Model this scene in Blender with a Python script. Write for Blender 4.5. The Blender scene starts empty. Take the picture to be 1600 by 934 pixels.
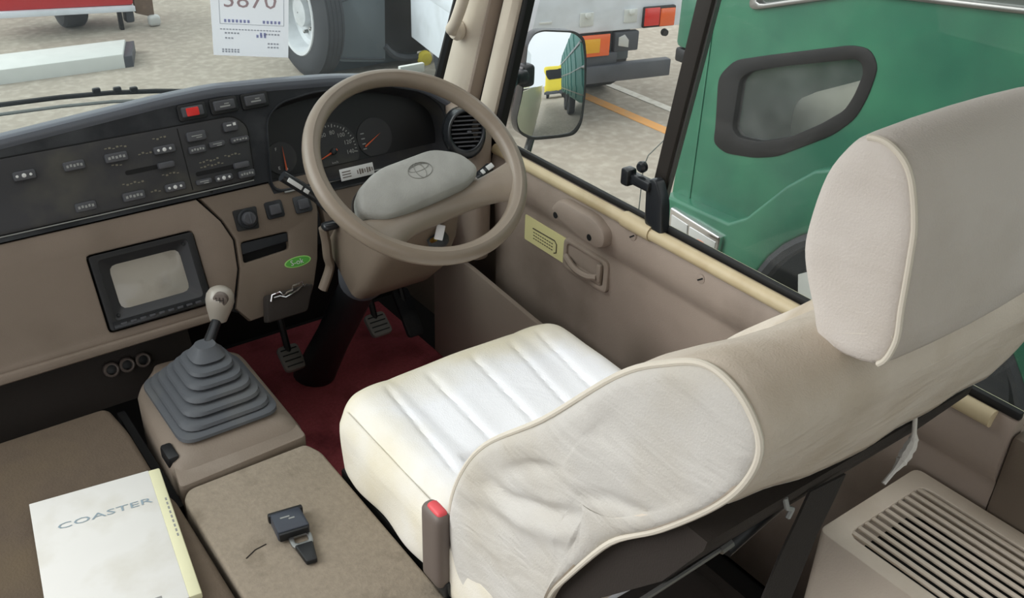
import bpy, bmesh, math, random
from mathutils import Vector, Matrix
random.seed(7)
SC = bpy.context.scene
COL = SC.collection
R = math.radians

# ------------------------------------------------------------------ camera
cam = bpy.data.cameras.new('camera')
cam.sensor_fit = 'HORIZONTAL'; cam.sensor_width = 36.0; cam.lens = 33.75
cam.clip_start = 0.02; cam.clip_end = 300
cam_o = bpy.data.objects.new('camera', cam); COL.objects.link(cam_o)
cam_o.matrix_world = Matrix(((0.80610061, 0.277445, -0.52271033, 0),
                             (-0.59101084, 0.4224124, -0.68722191, 0),
                             (0.03013304, 0.86289747, 0.50447989, 1.5),
                             (0, 0, 0, 1)))
SC.camera = cam_o
# ------------------------------------------------------------------ overcast sky
wd = bpy.data.worlds.new('overcast_sky'); SC.world = wd; wd.use_nodes = True
nt = wd.node_tree; nt.nodes.clear()
tc = nt.nodes.new('ShaderNodeTexCoord'); sx = nt.nodes.new('ShaderNodeSeparateXYZ')
rp = nt.nodes.new('ShaderNodeValToRGB'); bg = nt.nodes.new('ShaderNodeBackground'); wo = nt.nodes.new('ShaderNodeOutputWorld')
rp.color_ramp.elements[0].position = 0.0; rp.color_ramp.elements[0].color = (0.80, 0.84, 0.88, 1)
rp.color_ramp.elements[1].position = 0.7; rp.color_ramp.elements[1].color = (1.0, 1.0, 1.0, 1)
nt.links.new(tc.outputs['Generated'], sx.inputs[0]); nt.links.new(sx.outputs['Z'], rp.inputs[0])
nt.links.new(rp.outputs[0], bg.inputs[0]); bg.inputs[1].default_value = 1.35
nt.links.new(bg.outputs[0], wo.inputs[0])
sun = bpy.data.lights.new('sun', 'SUN'); sun.energy = 2.6; sun.angle = R(50); sun.color = (1, 0.99, 0.975)
sun_o = bpy.data.objects.new('sun', sun); COL.objects.link(sun_o)
sun_o.rotation_euler = Vector((-0.78, 0.42, 0.50)).to_track_quat('Z', 'Y').to_euler()
vs = SC.view_settings
vs.view_transform = 'Standard'; vs.look = 'None'; vs.gamma = 1; vs.use_curve_mapping = False
vs.exposure = 0.15
SC.cycles.max_bounces = 10; SC.cycles.transparent_max_bounces = 12

# ------------------------------------------------------------------ materials
def lin(h):
    h = h.lstrip('#'); o = []
    for i in (0, 2, 4):
        c = int(h[i:i+2], 16) / 255
        o.append(c / 12.92 if c <= 0.04045 else ((c + 0.055) / 1.055) ** 2.4)
    return (*o, 1)
def mat(name, hexc, rough=0.55, metal=0.0, var=0.08, vscale=12, bump=0.0, bscale=200, stain=None, sscale=4, samt=(0.5, 0.75), coat=0, wrinkle=0, spec=0.4):
    m = bpy.data.materials.new(name); m.use_nodes = True
    t = m.node_tree; N = t.nodes; L = t.links; p = N['Principled BSDF']
    p.inputs['Roughness'].default_value = rough; p.inputs['Metallic'].default_value = metal
    p.inputs['Specular IOR Level'].default_value = spec
    if coat: p.inputs['Coat Weight'].default_value = coat; p.inputs['Coat Roughness'].default_value = 0.08
    c = lin(hexc); tcn = N.new('ShaderNodeTexCoord')
    nz = N.new('ShaderNodeTexNoise'); nz.inputs['Scale'].default_value = vscale; nz.inputs['Detail'].default_value = 6
    L.new(tcn.outputs['Object'], nz.inputs['Vector'])
    mx = N.new('ShaderNodeMix'); mx.data_type = 'RGBA'
    mx.inputs[6].default_value = tuple(max(0, v * (1 - var)) for v in c[:3]) + (1,)
    mx.inputs[7].default_value = tuple(min(1, v * (1 + var)) for v in c[:3]) + (1,)
    L.new(nz.outputs[0], mx.inputs[0]); out = mx.outputs[2]
    if stain:
        n2 = N.new('ShaderNodeTexNoise'); n2.inputs['Scale'].default_value = sscale; n2.inputs['Detail'].default_value = 8
        L.new(tcn.outputs['Object'], n2.inputs['Vector'])
        mr = N.new('ShaderNodeMapRange'); mr.inputs['From Min'].default_value = samt[0]; mr.inputs['From Max'].default_value = samt[1]
        L.new(n2.outputs[0], mr.inputs['Value'])
        m2 = N.new('ShaderNodeMix'); m2.data_type = 'RGBA'; L.new(mr.outputs[0], m2.inputs[0]); L.new(out, m2.inputs[6])
        m2.inputs[7].default_value = lin(stain); out = m2.outputs[2]
    L.new(out, p.inputs['Base Color'])
    last = None
    if bump:
        n3 = N.new('ShaderNodeTexNoise'); n3.inputs['Scale'].default_value = bscale; n3.inputs['Detail'].default_value = 3
        L.new(tcn.outputs['Object'], n3.inputs['Vector'])
        b = N.new('ShaderNodeBump'); b.inputs['Strength'].default_value = bump; b.inputs['Distance'].default_value = 0.002
        L.new(n3.outputs[0], b.inputs['Height']); last = b
    if wrinkle:
        mp = N.new('ShaderNodeMapping'); mp.inputs['Scale'].default_value = (1, 1.0, 2.6); mp.inputs['Rotation'].default_value = (0.5, 0, 0)
        L.new(tcn.outputs['Object'], mp.inputs['Vector'])
        n4 = N.new('ShaderNodeTexNoise'); n4.inputs['Scale'].default_value = 7; n4.inputs['Detail'].default_value = 3; n4.inputs['Distortion'].default_value = 0.6
        L.new(mp.outputs[0], n4.inputs['Vector'])
        b2 = N.new('ShaderNodeBump'); b2.inputs['Strength'].default_value = wrinkle; b2.inputs['Distance'].default_value = 0.03
        L.new(n4.outputs[0], b2.inputs['Height'])
        if last: L.new(last.outputs[0], b2.inputs['Normal'])
        last = b2
    if last: L.new(last.outputs[0], p.inputs['Normal'])
    return m
def glass_mat(name, tint, gloss=0.06, haze=0.0):
    m = bpy.data.materials.new(name); m.use_nodes = True; t = m.node_tree; N = t.nodes; L = t.links; N.clear()
    o = N.new('ShaderNodeOutputMaterial'); tr = N.new('ShaderNodeBsdfTransparent'); tr.inputs[0].default_value = lin(tint)
    gl = N.new('ShaderNodeBsdfGlossy'); gl.inputs['Roughness'].default_value = 0.02
    lw0 = N.new('ShaderNodeLayerWeight'); lw0.inputs[0].default_value = 0.5
    lw = N.new('ShaderNodeMath'); lw.operation = 'POWER'; L.new(lw0.outputs['Facing'], lw.inputs[0]); lw.inputs[1].default_value = 4.0
    mu = N.new('ShaderNodeMath'); mu.operation = 'MULTIPLY_ADD'; mu.inputs[1].default_value = 0.5; mu.inputs[2].default_value = 0.015
    ms = N.new('ShaderNodeMixShader'); L.new(lw.outputs[0], mu.inputs[0]); L.new(mu.outputs[0], ms.inputs[0])
    L.new(tr.outputs[0], ms.inputs[1]); L.new(gl.outputs[0], ms.inputs[2]); src = ms
    if haze:
        df = N.new('ShaderNodeBsdfDiffuse'); df.inputs[0].default_value = (0.8, 0.82, 0.84, 1)
        tcn = N.new('ShaderNodeTexCoord'); nz = N.new('ShaderNodeTexNoise'); nz.inputs['Scale'].default_value = 9; nz.inputs['Detail'].default_value = 7
        L.new(tcn.outputs['Object'], nz.inputs['Vector'])
        mm = N.new('ShaderNodeMath'); mm.operation = 'MULTIPLY'; mm.inputs[1].default_value = haze * 2; L.new(nz.outputs[0], mm.inputs[0])
        m2 = N.new('ShaderNodeMixShader'); L.new(mm.outputs[0], m2.inputs[0]); L.new(ms.outputs[0], m2.inputs[1]); L.new(df.outputs[0], m2.inputs[2]); src = m2
    L.new(src.outputs[0], o.inputs[0]); return m
M = dict(
    beige=mat('beige_plastic', '#94867a', 0.55, bump=0.15, bscale=600, stain='#7d6f60', sscale=5),
    pedalp=mat('pedal_rubber', '#8d8d89', 0.7), plinth=mat('plinth_plastic', '#7d7165', 0.6, bump=0.3, bscale=300, stain='#8f857a', sscale=7), heater=mat('heater_plastic', '#d6c9b9', 0.6, bump=0.3, bscale=300, stain='#bfb09e', sscale=6), kick=mat('kick_panel', '#8f8276', 0.55, bump=0.2, bscale=400), centre=mat('centre_panel_plastic', '#796c60', 0.55, bump=0.2, bscale=500, stain='#6b5f53', sscale=6),
    beige_d=mat('brown_beige_plastic', '#685c50', 0.55, bump=0.2, bscale=500, stain='#5f5347', sscale=6),
    pillar=mat('pillar_plastic', '#cdc2b2', 0.55, bump=0.12, bscale=600, stain='#9a8d7b', sscale=4),
    door=mat('door_vinyl', '#93857a', 0.5, bump=0.25, bscale=450, stain='#71655a', sscale=4),
    rail=mat('cream_rail', '#b8a888', 0.45, stain='#a3906d', sscale=9),
    charcoal=mat('charcoal_plastic', '#26282b', 0.55, spec=0.2, bump=0.2, bscale=700, stain='#484a4c', sscale=6),
    darkpanel=mat('dark_panel', '#2c2c2e', 0.45, stain='#45433c', sscale=9),
    button=mat('button_plastic', '#45464a', 0.4),
    black=mat('black_plastic', '#17181a', 0.45),
    satin=mat('black_satin', '#202225', 0.25),
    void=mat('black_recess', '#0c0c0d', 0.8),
    red=mat('hazard_red', '#d02a26', 0.35),
    white_p=mat('white_print', '#c9cac8', 0.6, var=0.02),
    dimw_p=mat('dial_print', '#9a9b97', 0.6, var=0.02), grey_p=mat('grey_print', '#8d8f8c', 0.6, var=0.02),
    dim_p=mat('dim_print', '#6e6a5c', 0.6, var=0.05),
    orange_p=mat('needle_orange', '#c2562f', 0.5),
    screen=mat('dusty_screen', '#9c978d', 0.25, stain='#7a756c', sscale=14, var=0.1, coat=0.4),
    rubber=mat('grey_rubber', '#4e5156', 0.6, bump=0.1, bscale=300, stain='#5b5c5c', sscale=8),
    knob=mat('silver_knob', '#9d968c', 0.3, stain='#776f66', sscale=18, spec=0.6),
    wheel=mat('wheel_vinyl', '#7d7265', 0.34, stain='#74685b', sscale=9, bump=0.1, bscale=500),
    pad=mat('worn_hub_pad', '#8c8c87', 0.6, stain='#a0a09b', sscale=11, samt=(0.4, 0.7), bump=0.3, bscale=350),
    cover=mat('floor_cover', '#8c8172', 0.9, var=0.24, vscale=110, stain='#5f5446', sscale=11, samt=(0.56, 0.76), bump=0.5, bscale=220),
    cover_l=mat('side_floor_cover', '#5e5144', 0.85, var=0.14, vscale=40, stain='#665845', sscale=5, bump=0.5, bscale=220),
    carpet=mat('maroon_carpet', '#a04a50', 0.95, var=0.35, vscale=120, stain='#561820', sscale=7, bump=0.9, bscale=350),
    seat=mat('white_seat_cloth', '#ebecf0', 0.85, var=0.02, bump=0.3, bscale=420, wrinkle=0.10),
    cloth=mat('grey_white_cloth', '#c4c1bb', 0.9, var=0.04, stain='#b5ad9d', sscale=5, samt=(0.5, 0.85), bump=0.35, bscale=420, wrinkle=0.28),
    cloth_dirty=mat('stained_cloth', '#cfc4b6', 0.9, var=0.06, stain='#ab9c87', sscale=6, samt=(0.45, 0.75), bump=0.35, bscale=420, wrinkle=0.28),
    cloth_h=mat('headrest_cloth', '#cdc6bf', 0.9, var=0.03, stain='#bdb4aa', sscale=4, bump=0.35, bscale=420, wrinkle=0.15),
    piping=mat('cloth_piping', '#d2cbbd', 0.85),
    shell=mat('dark_seat_shell', '#2a2420', 0.8, bump=0.3, bscale=400),
    steel=mat('dull_steel', '#8f8f8d', 0.35, metal=0.9),
    chrome=mat('chrome', '#d8d8da', 0.12, metal=1.0),
    brass=mat('brass', '#c9a95a', 0.3, metal=1.0),
    buckle=mat('brown_grey_plastic', '#675d57', 0.5),
    redbtn=mat('red_button', '#d64f55', 0.4),
    paper=mat('white_paper', '#e9e9ec', 0.8, var=0.02),
    bookw=mat('book_cover', '#e3e2de', 0.5, var=0.03, stain='#d3d0c6', sscale=10),
    bookc=mat('cream_spine', '#dcdab6', 0.6),
    blueink=mat('blue_ink', '#8fa0aa', 0.7), purpink=mat('stamp_ink', '#8a8cb8', 0.7), brownink=mat('brown_ink', '#9a7f7c', 0.7),
    sticker=mat('yellow_sticker', '#d6cf97', 0.6, var=0.05), darkink=mat('dark_ink', '#4c4536', 0.7),
    green_s=mat('green_sticker', '#4f9a3d', 0.45), green_d=mat('sticker_rim', '#8fc46a', 0.45),
    mirror=mat('mirror_silver', '#e8ecee', 0.01, metal=1.0, var=0.0),
    asphalt=mat('asphalt', '#9c9488', 0.95, var=0.18, vscale=3, stain='#b5afa2', sscale=18, samt=(0.45, 0.8), bump=0.6, bscale=60),
    orange_l=mat('orange_line', '#dba262', 0.9, stain='#c1a27c', sscale=20), white_l=mat('white_line', '#d0cdc4', 0.9, stain='#b1ab9c', sscale=16),
    truckw=mat('white_truck_paint', '#d7dde5', 0.4, stain='#c4c9cf', sscale=5), 
    lampr=mat('red_lens', '#cf2a22', 0.15, coat=0.5), lampo=mat('orange_lens', '#e2622a', 0.15, coat=0.5), lampy=mat('yellow_reflector', '#e0a52e', 0.3),
    lampc=mat('clear_lens', '#b9bab8', 0.1, coat=0.6),
    bar=mat('grey_steel_bar', '#4c4f55', 0.5, stain='#3d4045', sscale=5),
    tyre=mat('tyre_rubber', '#3a3c40', 0.75, bump=0.3, bscale=80), mud=mat('mud_flap', '#646c72', 0.6, stain='#697176', sscale=5, samt=(0.4, 0.7)),
    wheelrim=mat('silver_wheel', '#c9cdd1', 0.35, stain='#a9adb1', sscale=6),
    truckg=mat('green_truck_paint', '#2b6450', 0.3, stain='#3c7f60', sscale=3, samt=(0.4, 0.8), coat=0.35),
    truckg2=mat('teal_body_paint', '#3c6f68', 0.5), rust=mat('rusty_brown', '#6d5a4d', 0.8, stain='#8a7461', sscale=12),
    yellow=mat('yellow_paint', '#e0cd45', 0.4), cream=mat('cream_bus_paint', '#dcd3b4', 0.35), redv=mat('red_paint', '#b92d30', 0.35),
    gasket=mat('black_gasket', '#101011', 0.6), frame_b=mat('dark_window_frame', '#26221f', 0.5, var=0.15),
    headliner=mat('headliner', '#c9c4b8', 0.9), firewall=mat('dark_firewall', '#1c1a19', 0.9), concrete=mat('concrete', '#c9ccc9', 0.9),
    webbing=mat('seat_belt_webbing', '#2a2623', 0.85, bump=0.4, bscale=500),
    innerseat=mat('dim_seat_behind_glass', '#d8d2c8', 0.8), redseat=mat('red_seat_behind_glass', '#d0524a', 0.8),
)
M['glass'] = glass_mat('window_glass', '#f8faf9', haze=0.008)
M['glass_w'] = glass_mat('windscreen_glass', '#f2f7f6', haze=0.03)
M['glass_t'] = glass_mat('truck_glass', '#e2e6e3', haze=0.045)
M['lens'] = glass_mat('cluster_lens', '#f4f4f4', haze=0.0)
def paper_mat(name, col):
    m = bpy.data.materials.new(name); m.use_nodes = True; N = m.node_tree.nodes; L = m.node_tree.links; N.clear()
    o = N.new('ShaderNodeOutputMaterial'); d = N.new('ShaderNodeBsdfDiffuse'); d.inputs[0].default_value = lin(col)
    t = N.new('ShaderNodeBsdfTranslucent'); t.inputs[0].default_value = lin(col); x = N.new('ShaderNodeMixShader'); x.inputs[0].default_value = 0.5
    L.new(d.outputs[0], x.inputs[1]); L.new(t.outputs[0], x.inputs[2]); L.new(x.outputs[0], o.inputs[0]); return m
for k_, c_ in (('sheet', '#f4f4f8'), ('ink_brown', '#b8a2a4'), ('ink_grey', '#d3d5da'), ('ink_blue', '#c6c9e4')): M[k_] = paper_mat('paper_' + k_, c_)
# cream yellowing towards the seat edges: real stains that belong to the cloth
def stain_seat(m):
    t = m.node_tree; N = t.nodes; L = t.links; p = N['Principled BSDF']
    src = p.inputs['Base Color'].links[0].from_socket
    tcn = N.new('ShaderNodeTexCoord'); s = N.new('ShaderNodeSeparateXYZ'); L.new(tcn.outputs['Object'], s.inputs[0])
    def math_(op, a, b=None):
        n = N.new('ShaderNodeMath'); n.operation = op
        for i, v in enumerate((a, b)):
            if v is None: continue
            if isinstance(v, (int, float)): n.inputs[i].default_value = v
            else: L.new(v, n.inputs[i])
        return n.outputs[0]
    dx = math_('MULTIPLY', math_('ABSOLUTE', s.outputs['X']), 1.0)
    dy = math_('ADD', s.outputs['Y'], -0.095)
    d = math_('MAXIMUM', math_('MULTIPLY', dx, 4.1), math_('MULTIPLY', math_('MAXIMUM', dy, 0.0), 5.2))
    nz = N.new('ShaderNodeTexNoise'); nz.inputs['Scale'].default_value = 9; nz.inputs['Detail'].default_value = 7; L.new(tcn.outputs['Object'], nz.inputs['Vector'])
    d = math_('ADD', d, math_('MULTIPLY', nz.outputs[0], 0.6))
    mr = N.new('ShaderNodeMapRange'); mr.inputs['From Min'].default_value = 0.98; mr.inputs['From Max'].default_value = 1.5; mr.inputs['To Max'].default_value = 0.9
    L.new(d, mr.inputs['Value'])
    mx = N.new('ShaderNodeMix'); mx.data_type = 'RGBA'; L.new(mr.outputs[0], mx.inputs[0]); L.new(src, mx.inputs[6]); mx.inputs[7].default_value = lin('#d8cfb6')
    L.new(mx.outputs[2], p.inputs['Base Color'])
stain_seat(M['seat'])

# ------------------------------------------------------------------ mesh helpers
ORG = {}
WORLD = (Vector((0, 0, 0)), Vector((1, 0, 0)), Vector((0, 1, 0)), Vector((0, 0, 1)))
def frame(O, U, V):
    U = Vector(U).normalized(); V = Vector(V); V = (V - U * U.dot(V)).normalized()
    return (Vector(O), U, V, U.cross(V))
def fp(F, a, b, c=0.0): return F[0] + F[1] * a + F[2] * b + F[3] * c
def shift(F, a, b, c=0): return (fp(F, a, b, c), F[1], F[2], F[3])
def rnd(pts, r, seg=4):
    out = []; n = len(pts)
    for i in range(n):
        p0, p1, p2 = Vector(pts[i-1]), Vector(pts[i]), Vector(pts[(i+1) % n])
        a, b = p0 - p1, p2 - p1
        rr = min(r, a.length * 0.45, b.length * 0.45)
        s, e = p1 + a.normalized() * rr, p1 + b.normalized() * rr
        for k in range(seg + 1):
            t = k / seg
            q = s * (1-t)**2 + p1 * 2*t*(1-t) + e * t*t
            out.append((q.x, q.y))
    return out
def smooth_closed(pts, seg=5):
    out = []; n = len(pts); P = [Vector(p) for p in pts]
    for i in range(n):
        p0, p1, p2, p3 = P[i-1], P[i], P[(i+1) % n], P[(i+2) % n]
        for k in range(seg):
            t = k / seg
            out.append(0.5 * ((2*p1) + (p2-p0)*t + (2*p0-5*p1+4*p2-p3)*t*t + (3*p1-p0-3*p2+p3)*t**3))
    return out
def smooth_open(pts, seg=6):
    P = [Vector(p) for p in pts]; P = [P[0]*2-P[1]] + P + [P[-1]*2-P[-2]]; out = []
    for i in range(1, len(P)-2):
        p0, p1, p2, p3 = P[i-1:i+3]
        for k in range(seg):
            t = k / seg
            out.append(0.5 * ((2*p1) + (p2-p0)*t + (2*p0-5*p1+4*p2-p3)*t*t + (3*p1-p0-3*p2+p3)*t**3))
    out.append(P[-2]); return out
def rect(u0, v0, u1, v1): return [(u0, v0), (u1, v0), (u1, v1), (u0, v1)]
def interp(x, xs, ys):
    if x <= xs[0]: return ys[0]
    for i in range(len(xs)-1):
        if x <= xs[i+1]:
            t = (x-xs[i])/(xs[i+1]-xs[i]); return ys[i]*(1-t)+ys[i+1]*t
    return ys[-1]
class B:
    def __init__(s): s.bm = bmesh.new()
    def add(s, tb):
        me = bpy.data.meshes.new('t'); tb.to_mesh(me); tb.free(); s.bm.from_mesh(me); bpy.data.meshes.remove(me); return s
    def box(s, c, size, bevel=0.0, F=WORLD, seg=2):
        t = bmesh.new(); bmesh.ops.create_cube(t, size=1)
        for v in t.verts: v.co = Vector((v.co.x*size[0], v.co.y*size[1], v.co.z*size[2]))
        if bevel: bmesh.ops.bevel(t, geom=t.edges[:], offset=min(bevel, min(size)*0.45), segments=seg, affect='EDGES', profile=0.5)
        for v in t.verts: v.co = fp(F, c[0]+v.co.x, c[1]+v.co.y, c[2]+v.co.z)
        return s.add(t)
    def rbox(s, c, half, r, n=(12, 12, 6), F=WORLD, disp=None):
        t = bmesh.new(); inner = [h - r for h in half]
        def P(q):
            cl = Vector([max(-inner[i], min(inner[i], q[i])) for i in range(3)])
            d = q - cl
            if d.length > 1e-9: d.normalize()
            w = cl + d * r
            if disp: w = disp(w, d)
            return w
        def coords(h, k):
            return [math.copysign(abs(math.sin(math.pi/2*(-1+2*i/k)))**0.999, -1+2*i/k)*h*0.5 + (-1+2*i/k)*h*0.5 for i in range(k+1)]
        X = [coords(half[i], n[i]) for i in range(3)]
        for ax in range(3):
            a, b = [(1, 2), (2, 0), (0, 1)][ax]
            for sg in (-1, 1):
                g = []
                for pa in X[a]:
                    row = []
                    for pb in X[b]:
                        q = Vector((0, 0, 0)); q[ax] = sg*half[ax]; q[a] = pa; q[b] = pb
                        row.append(t.verts.new(P(q)))
                    g.append(row)
                for i in range(len(g)-1):
                    for j in range(len(g[0])-1):
                        f = [g[i][j], g[i+1][j], g[i+1][j+1], g[i][j+1]]
                        t.faces.new(f if sg > 0 else f[::-1])
        bmesh.ops.remove_doubles(t, verts=t.verts[:], dist=1e-6)
        for v in t.verts: v.co = fp(F, c[0]+v.co.x, c[1]+v.co.y, c[2]+v.co.z)
        return s.add(t)
    def loft(s, rings, cap=True, closed=True):
        t = bmesh.new(); V = [[t.verts.new(p) for p in r] for r in rings]; n = len(rings[0])
        for i in range(len(V)-1):
            for j in range(n if closed else n-1):
                k = (j+1) % n; t.faces.new((V[i][j], V[i][k], V[i+1][k], V[i+1][j]))
        if cap and closed:
            t.faces.new(V[0][::-1]); t.faces.new(V[-1])
        bmesh.ops.recalc_face_normals(t, faces=t.faces[:])
        return s.add(t)
    def tube(s, pts, r, n=10, closed=False, sq=None):
        P = [Vector(p) for p in pts]; rings = []; m = len(P); up = None
        for i in range(m):
            if closed: d = P[(i+1) % m]-P[i-1]
            else: d = P[min(i+1, m-1)]-P[max(i-1, 0)]
            d.normalize()
            if up is None:
                up = Vector((0, 0, 1)) if abs(d.z) < 0.9 else Vector((1, 0, 0))
            a = d.cross(up).normalized(); b = a.cross(d); up = b
            rr = r[i] if isinstance(r, (list, tuple)) else r
            rings.append([P[i] + (a*math.cos(2*math.pi*k/n) * (sq[0] if sq else 1) + b*math.sin(2*math.pi*k/n) * (sq[1] if sq else 1))*rr for k in range(n)])
        if closed:
            rings.append(rings[0]); return s.loft(rings, cap=False)
        return s.loft(rings)
    def lathe(s, prof, F=WORLD, n=24, cap=True):
        rings = [[fp(F, r*math.cos(2*math.pi*k/n), r*math.sin(2*math.pi*k/n), h) for k in range(n)] for r, h in prof]
        return s.loft(rings, cap=cap)
    def prism(s, outline, n0, n1, F=WORLD, bevel=0.0, holes=(), seg=2):
        t = bmesh.new()
        def ring(pts, h): return [t.verts.new((p[0], p[1], h)) for p in pts]
        loops = [outline] + list(holes)
        bot = [ring(l, n0) for l in loops]; top = [ring(l, n1) for l in loops]
        for b_, t_ in zip(bot, top):
            k = len(b_)
            for i in range(k): t.faces.new((b_[i], b_[(i+1) % k], t_[(i+1) % k], t_[i]))
        if holes:
            for side in (bot, top):
                ed = []
                for l in side:
                    for i in range(len(l)):
                        e = t.edges.get((l[i], l[(i+1) % len(l)])); ed.append(e)
                bmesh.ops.triangle_fill(t, use_beauty=True, use_dissolve=False, edges=ed)
        else:
            t.faces.new(bot[0][::-1]); t.faces.new(top[0])
        bmesh.ops.recalc_face_normals(t, faces=t.faces[:])
        if bevel:
            ed = []
            for l in top:
                for i in range(len(l)): ed.append(t.edges.get((l[i], l[(i+1) % len(l)])))
            bmesh.ops.bevel(t, geom=ed, offset=bevel, segments=seg, affect='EDGES', profile=0.5, clamp_overlap=True)
        for v in t.verts: v.co = fp(F, *v.co)
        return s.add(t)
    def grid(s, fn, nu, nv):
        t = bmesh.new(); V = [[t.verts.new(fn(i/nu, j/nv)) for j in range(nv+1)] for i in range(nu+1)]
        for i in range(nu):
            for j in range(nv): t.faces.new((V[i][j], V[i+1][j], V[i+1][j+1], V[i][j+1]))
        return s.add(t)
    def text(s, body, size, F, align='LEFT', ext=0.0, off=0.0006):
        cu = bpy.data.curves.new('t', 'FONT'); cu.body = body; cu.size = size; cu.align_x = align; cu.extrude = ext; cu.resolution_u = 2
        o = bpy.data.objects.new('t', cu); COL.objects.link(o)
        dg = bpy.context.evaluated_depsgraph_get(); me = bpy.data.meshes.new_from_object(o.evaluated_get(dg))
        for v in me.vertices: v.co = fp(F, v.co.x, v.co.y, v.co.z + off)
        s.bm.from_mesh(me); bpy.data.objects.remove(o); bpy.data.meshes.remove(me); bpy.data.curves.remove(cu); return s
def obj(name, b, m, parent=None, label=None, cat=None, group=None, kind=None, smooth=True, solid=0):
    me = bpy.data.meshes.new(name)
    bm = b.bm
    if parent is not None: org = ORG[parent.name]
    else:
        lo = Vector((min(v.co.x for v in bm.verts), min(v.co.y for v in bm.verts), min(v.co.z for v in bm.verts)))
        hi = Vector((max(v.co.x for v in bm.verts), max(v.co.y for v in bm.verts), max(v.co.z for v in bm.verts)))
        org = Vector(((lo.x+hi.x)/2, (lo.y+hi.y)/2, lo.z))
    for v in bm.verts: v.co -= org
    bm.to_mesh(me); bm.free()
    if smooth:
        me.polygons.foreach_set('use_smooth', [True]*len(me.polygons))
        me.set_sharp_from_angle(angle=R(38))
    me.materials.append(m if not isinstance(m, str) else M[m])
    o = bpy.data.objects.new(name, me); COL.objects.link(o)
    if parent is not None: o.parent = parent
    else: o.location = org
    ORG[o.name] = org
    if solid:
        md = o.modifiers.new('thickness', 'SOLIDIFY'); md.thickness = solid; md.offset = -1
    return tag(o, label, cat, group, kind)
def tag(o, label=None, cat=None, group=None, kind=None):
    if label: o['label'] = label
    if cat: o['category'] = cat
    if group: o['group'] = group
    if kind: o['kind'] = kind
    return o
def thing(name, loc, label=None, cat=None, group=None, kind=None):
    o = bpy.data.objects.new(name, None); COL.objects.link(o); o.location = loc; o.empty_display_size = 0.05
    ORG[o.name] = Vector(loc); return tag(o, label, cat, group, kind)

# ================================================================== the ground outside
obj('ground', B().box((3, 4, -0.65), (90, 90, 0.1)), 'asphalt', kind='structure')
obj('orange_lane_line', B().box((4.22, 4.0, -0.598), (0.085, 3.0, 0.004)), 'orange_l', label='faded orange painted line on the asphalt outside the driver window', cat='road line')
obj('white_lane_line', B().box((4.53, 4.0, -0.598), (0.07, 3.4, 0.004)), 'white_l', label='worn white painted line on the asphalt beyond the orange line', cat='road line')

# ================================================================== bus shell
obj('floor', B().box((0.3, 0.3, -0.03), (2.10, 4.4, 0.05)), 'firewall', kind='structure')
obj('wall_front', B().box((0.3, 2.30, 0.28), (2.05, 0.04, 0.64)), 'firewall', kind='structure')
wr = B().box((1.325, 0.1, 0.1), (0.03, 4.5, 1.05)); wr.box((1.29, -0.6, 0.30), (0.04, 2.1, 0.68), 0.01)
obj('wall_right', wr, 'beige_d', kind='structure')
obj('ceiling', B().box((0.3, -0.35, 1.83), (2.0, 3.1, 0.04), 0.01), 'headliner', kind='structure')
wl = B().box((-0.72, 0.1, 0.3), (0.04, 3.9, 0.66))
for y in (-1.7, -0.7, 0.35, 1.35): wl.box((-0.72, y, 1.12), (0.04, 0.07, 1.06))
obj('wall_left', wl, 'beige', kind='structure')

# windscreen surface
def yg(x, z): return 2.34 - 0.38*((x-0.3)/0.95)**2 - 0.42*(z-0.758)
w2 = obj('window_2', B().grid(lambda a, b: Vector((-0.62+1.865*a, yg(-0.62+1.865*a, 0.60+1.14*b), 0.60+1.14*b)), 24, 8), 'glass_w', kind='structure', solid=0.004)
obj('gasket', B().tube([(1.243-0.0*z, yg(1.243, z)-0.004, z) for z in (0.70, 0.85, 1.0, 1.2, 1.5, 1.74)], 0.016, 8), 'gasket', w2)

# A pillar
def ya(z): return 1.95-0.42*(z-0.76)
def yb(z): return 1.716-0.28*(z-0.733)
tr = thing('trim_1', (1.25, 1.9, 0.6), kind='structure')
def pil(a0, a1, x0, bulge, dep=0.05):
    rings = []
    for z in (0.60, 0.76, 0.9, 1.05, 1.25, 1.5, 1.8):
        y0 = ya(z)+(yb(z)-ya(z))*a0; y1 = ya(z)+(yb(z)-ya(z))*a1
        sec = [(x0+dep, y0+0.01), (x0, y0), (x0-bulge*0.8, y0-(y0-y1)*0.2), (x0-bulge, y0-(y0-y1)*0.5), (x0-bulge*0.8, y0-(y0-y1)*0.8), (x0, y1), (x0+dep, y1)]
        rings.append([Vector((p[0], p[1], z)) for p in sec])
    return rings
obj('pillar_cover', B().loft(pil(0.0, 0.47, 1.245, 0.022)), 'pillar', tr)
obj('pillar_groove', B().loft(pil(0.46, 0.64, 1.268, 0.0)), 'gasket', tr)
obj('pillar_edge', B().loft(pil(0.46, 0.54, 1.245, 0.010)), 'beige', tr)
obj('door_frame', B().loft(pil(0.60, 0.84, 1.262, 0.014, 0.02)), 'pillar', tr)
obj('weather_seal', B().loft(pil(0.83, 0.915, 1.272, 0.003, 0.02)), 'gasket', tr)
gh = obj('grab_handle', B().tube(smooth_open([(1.225, 1.835, 0.925), (1.19, 1.825, 0.928), (1.182, 1.795, 0.955), (1.182, 1.76, 1.02), (1.182, 1.70, 1.15), (1.182, 1.65, 1.25), (1.225, 1.66, 1.3)]), 0.0135, 10), 'pillar', tr)
obj('handle_foot', B().lathe([(0.012, 0), (0.022, 0.008), (0.024, 0.02), (0.018, 0.03)], frame((1.228, 1.835, 0.922), (0, 1, 0.4), (0, -0.4, 1))[0:3] + (Vector((-1, 0, 0)),), 14), 'pillar', gh)

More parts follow.
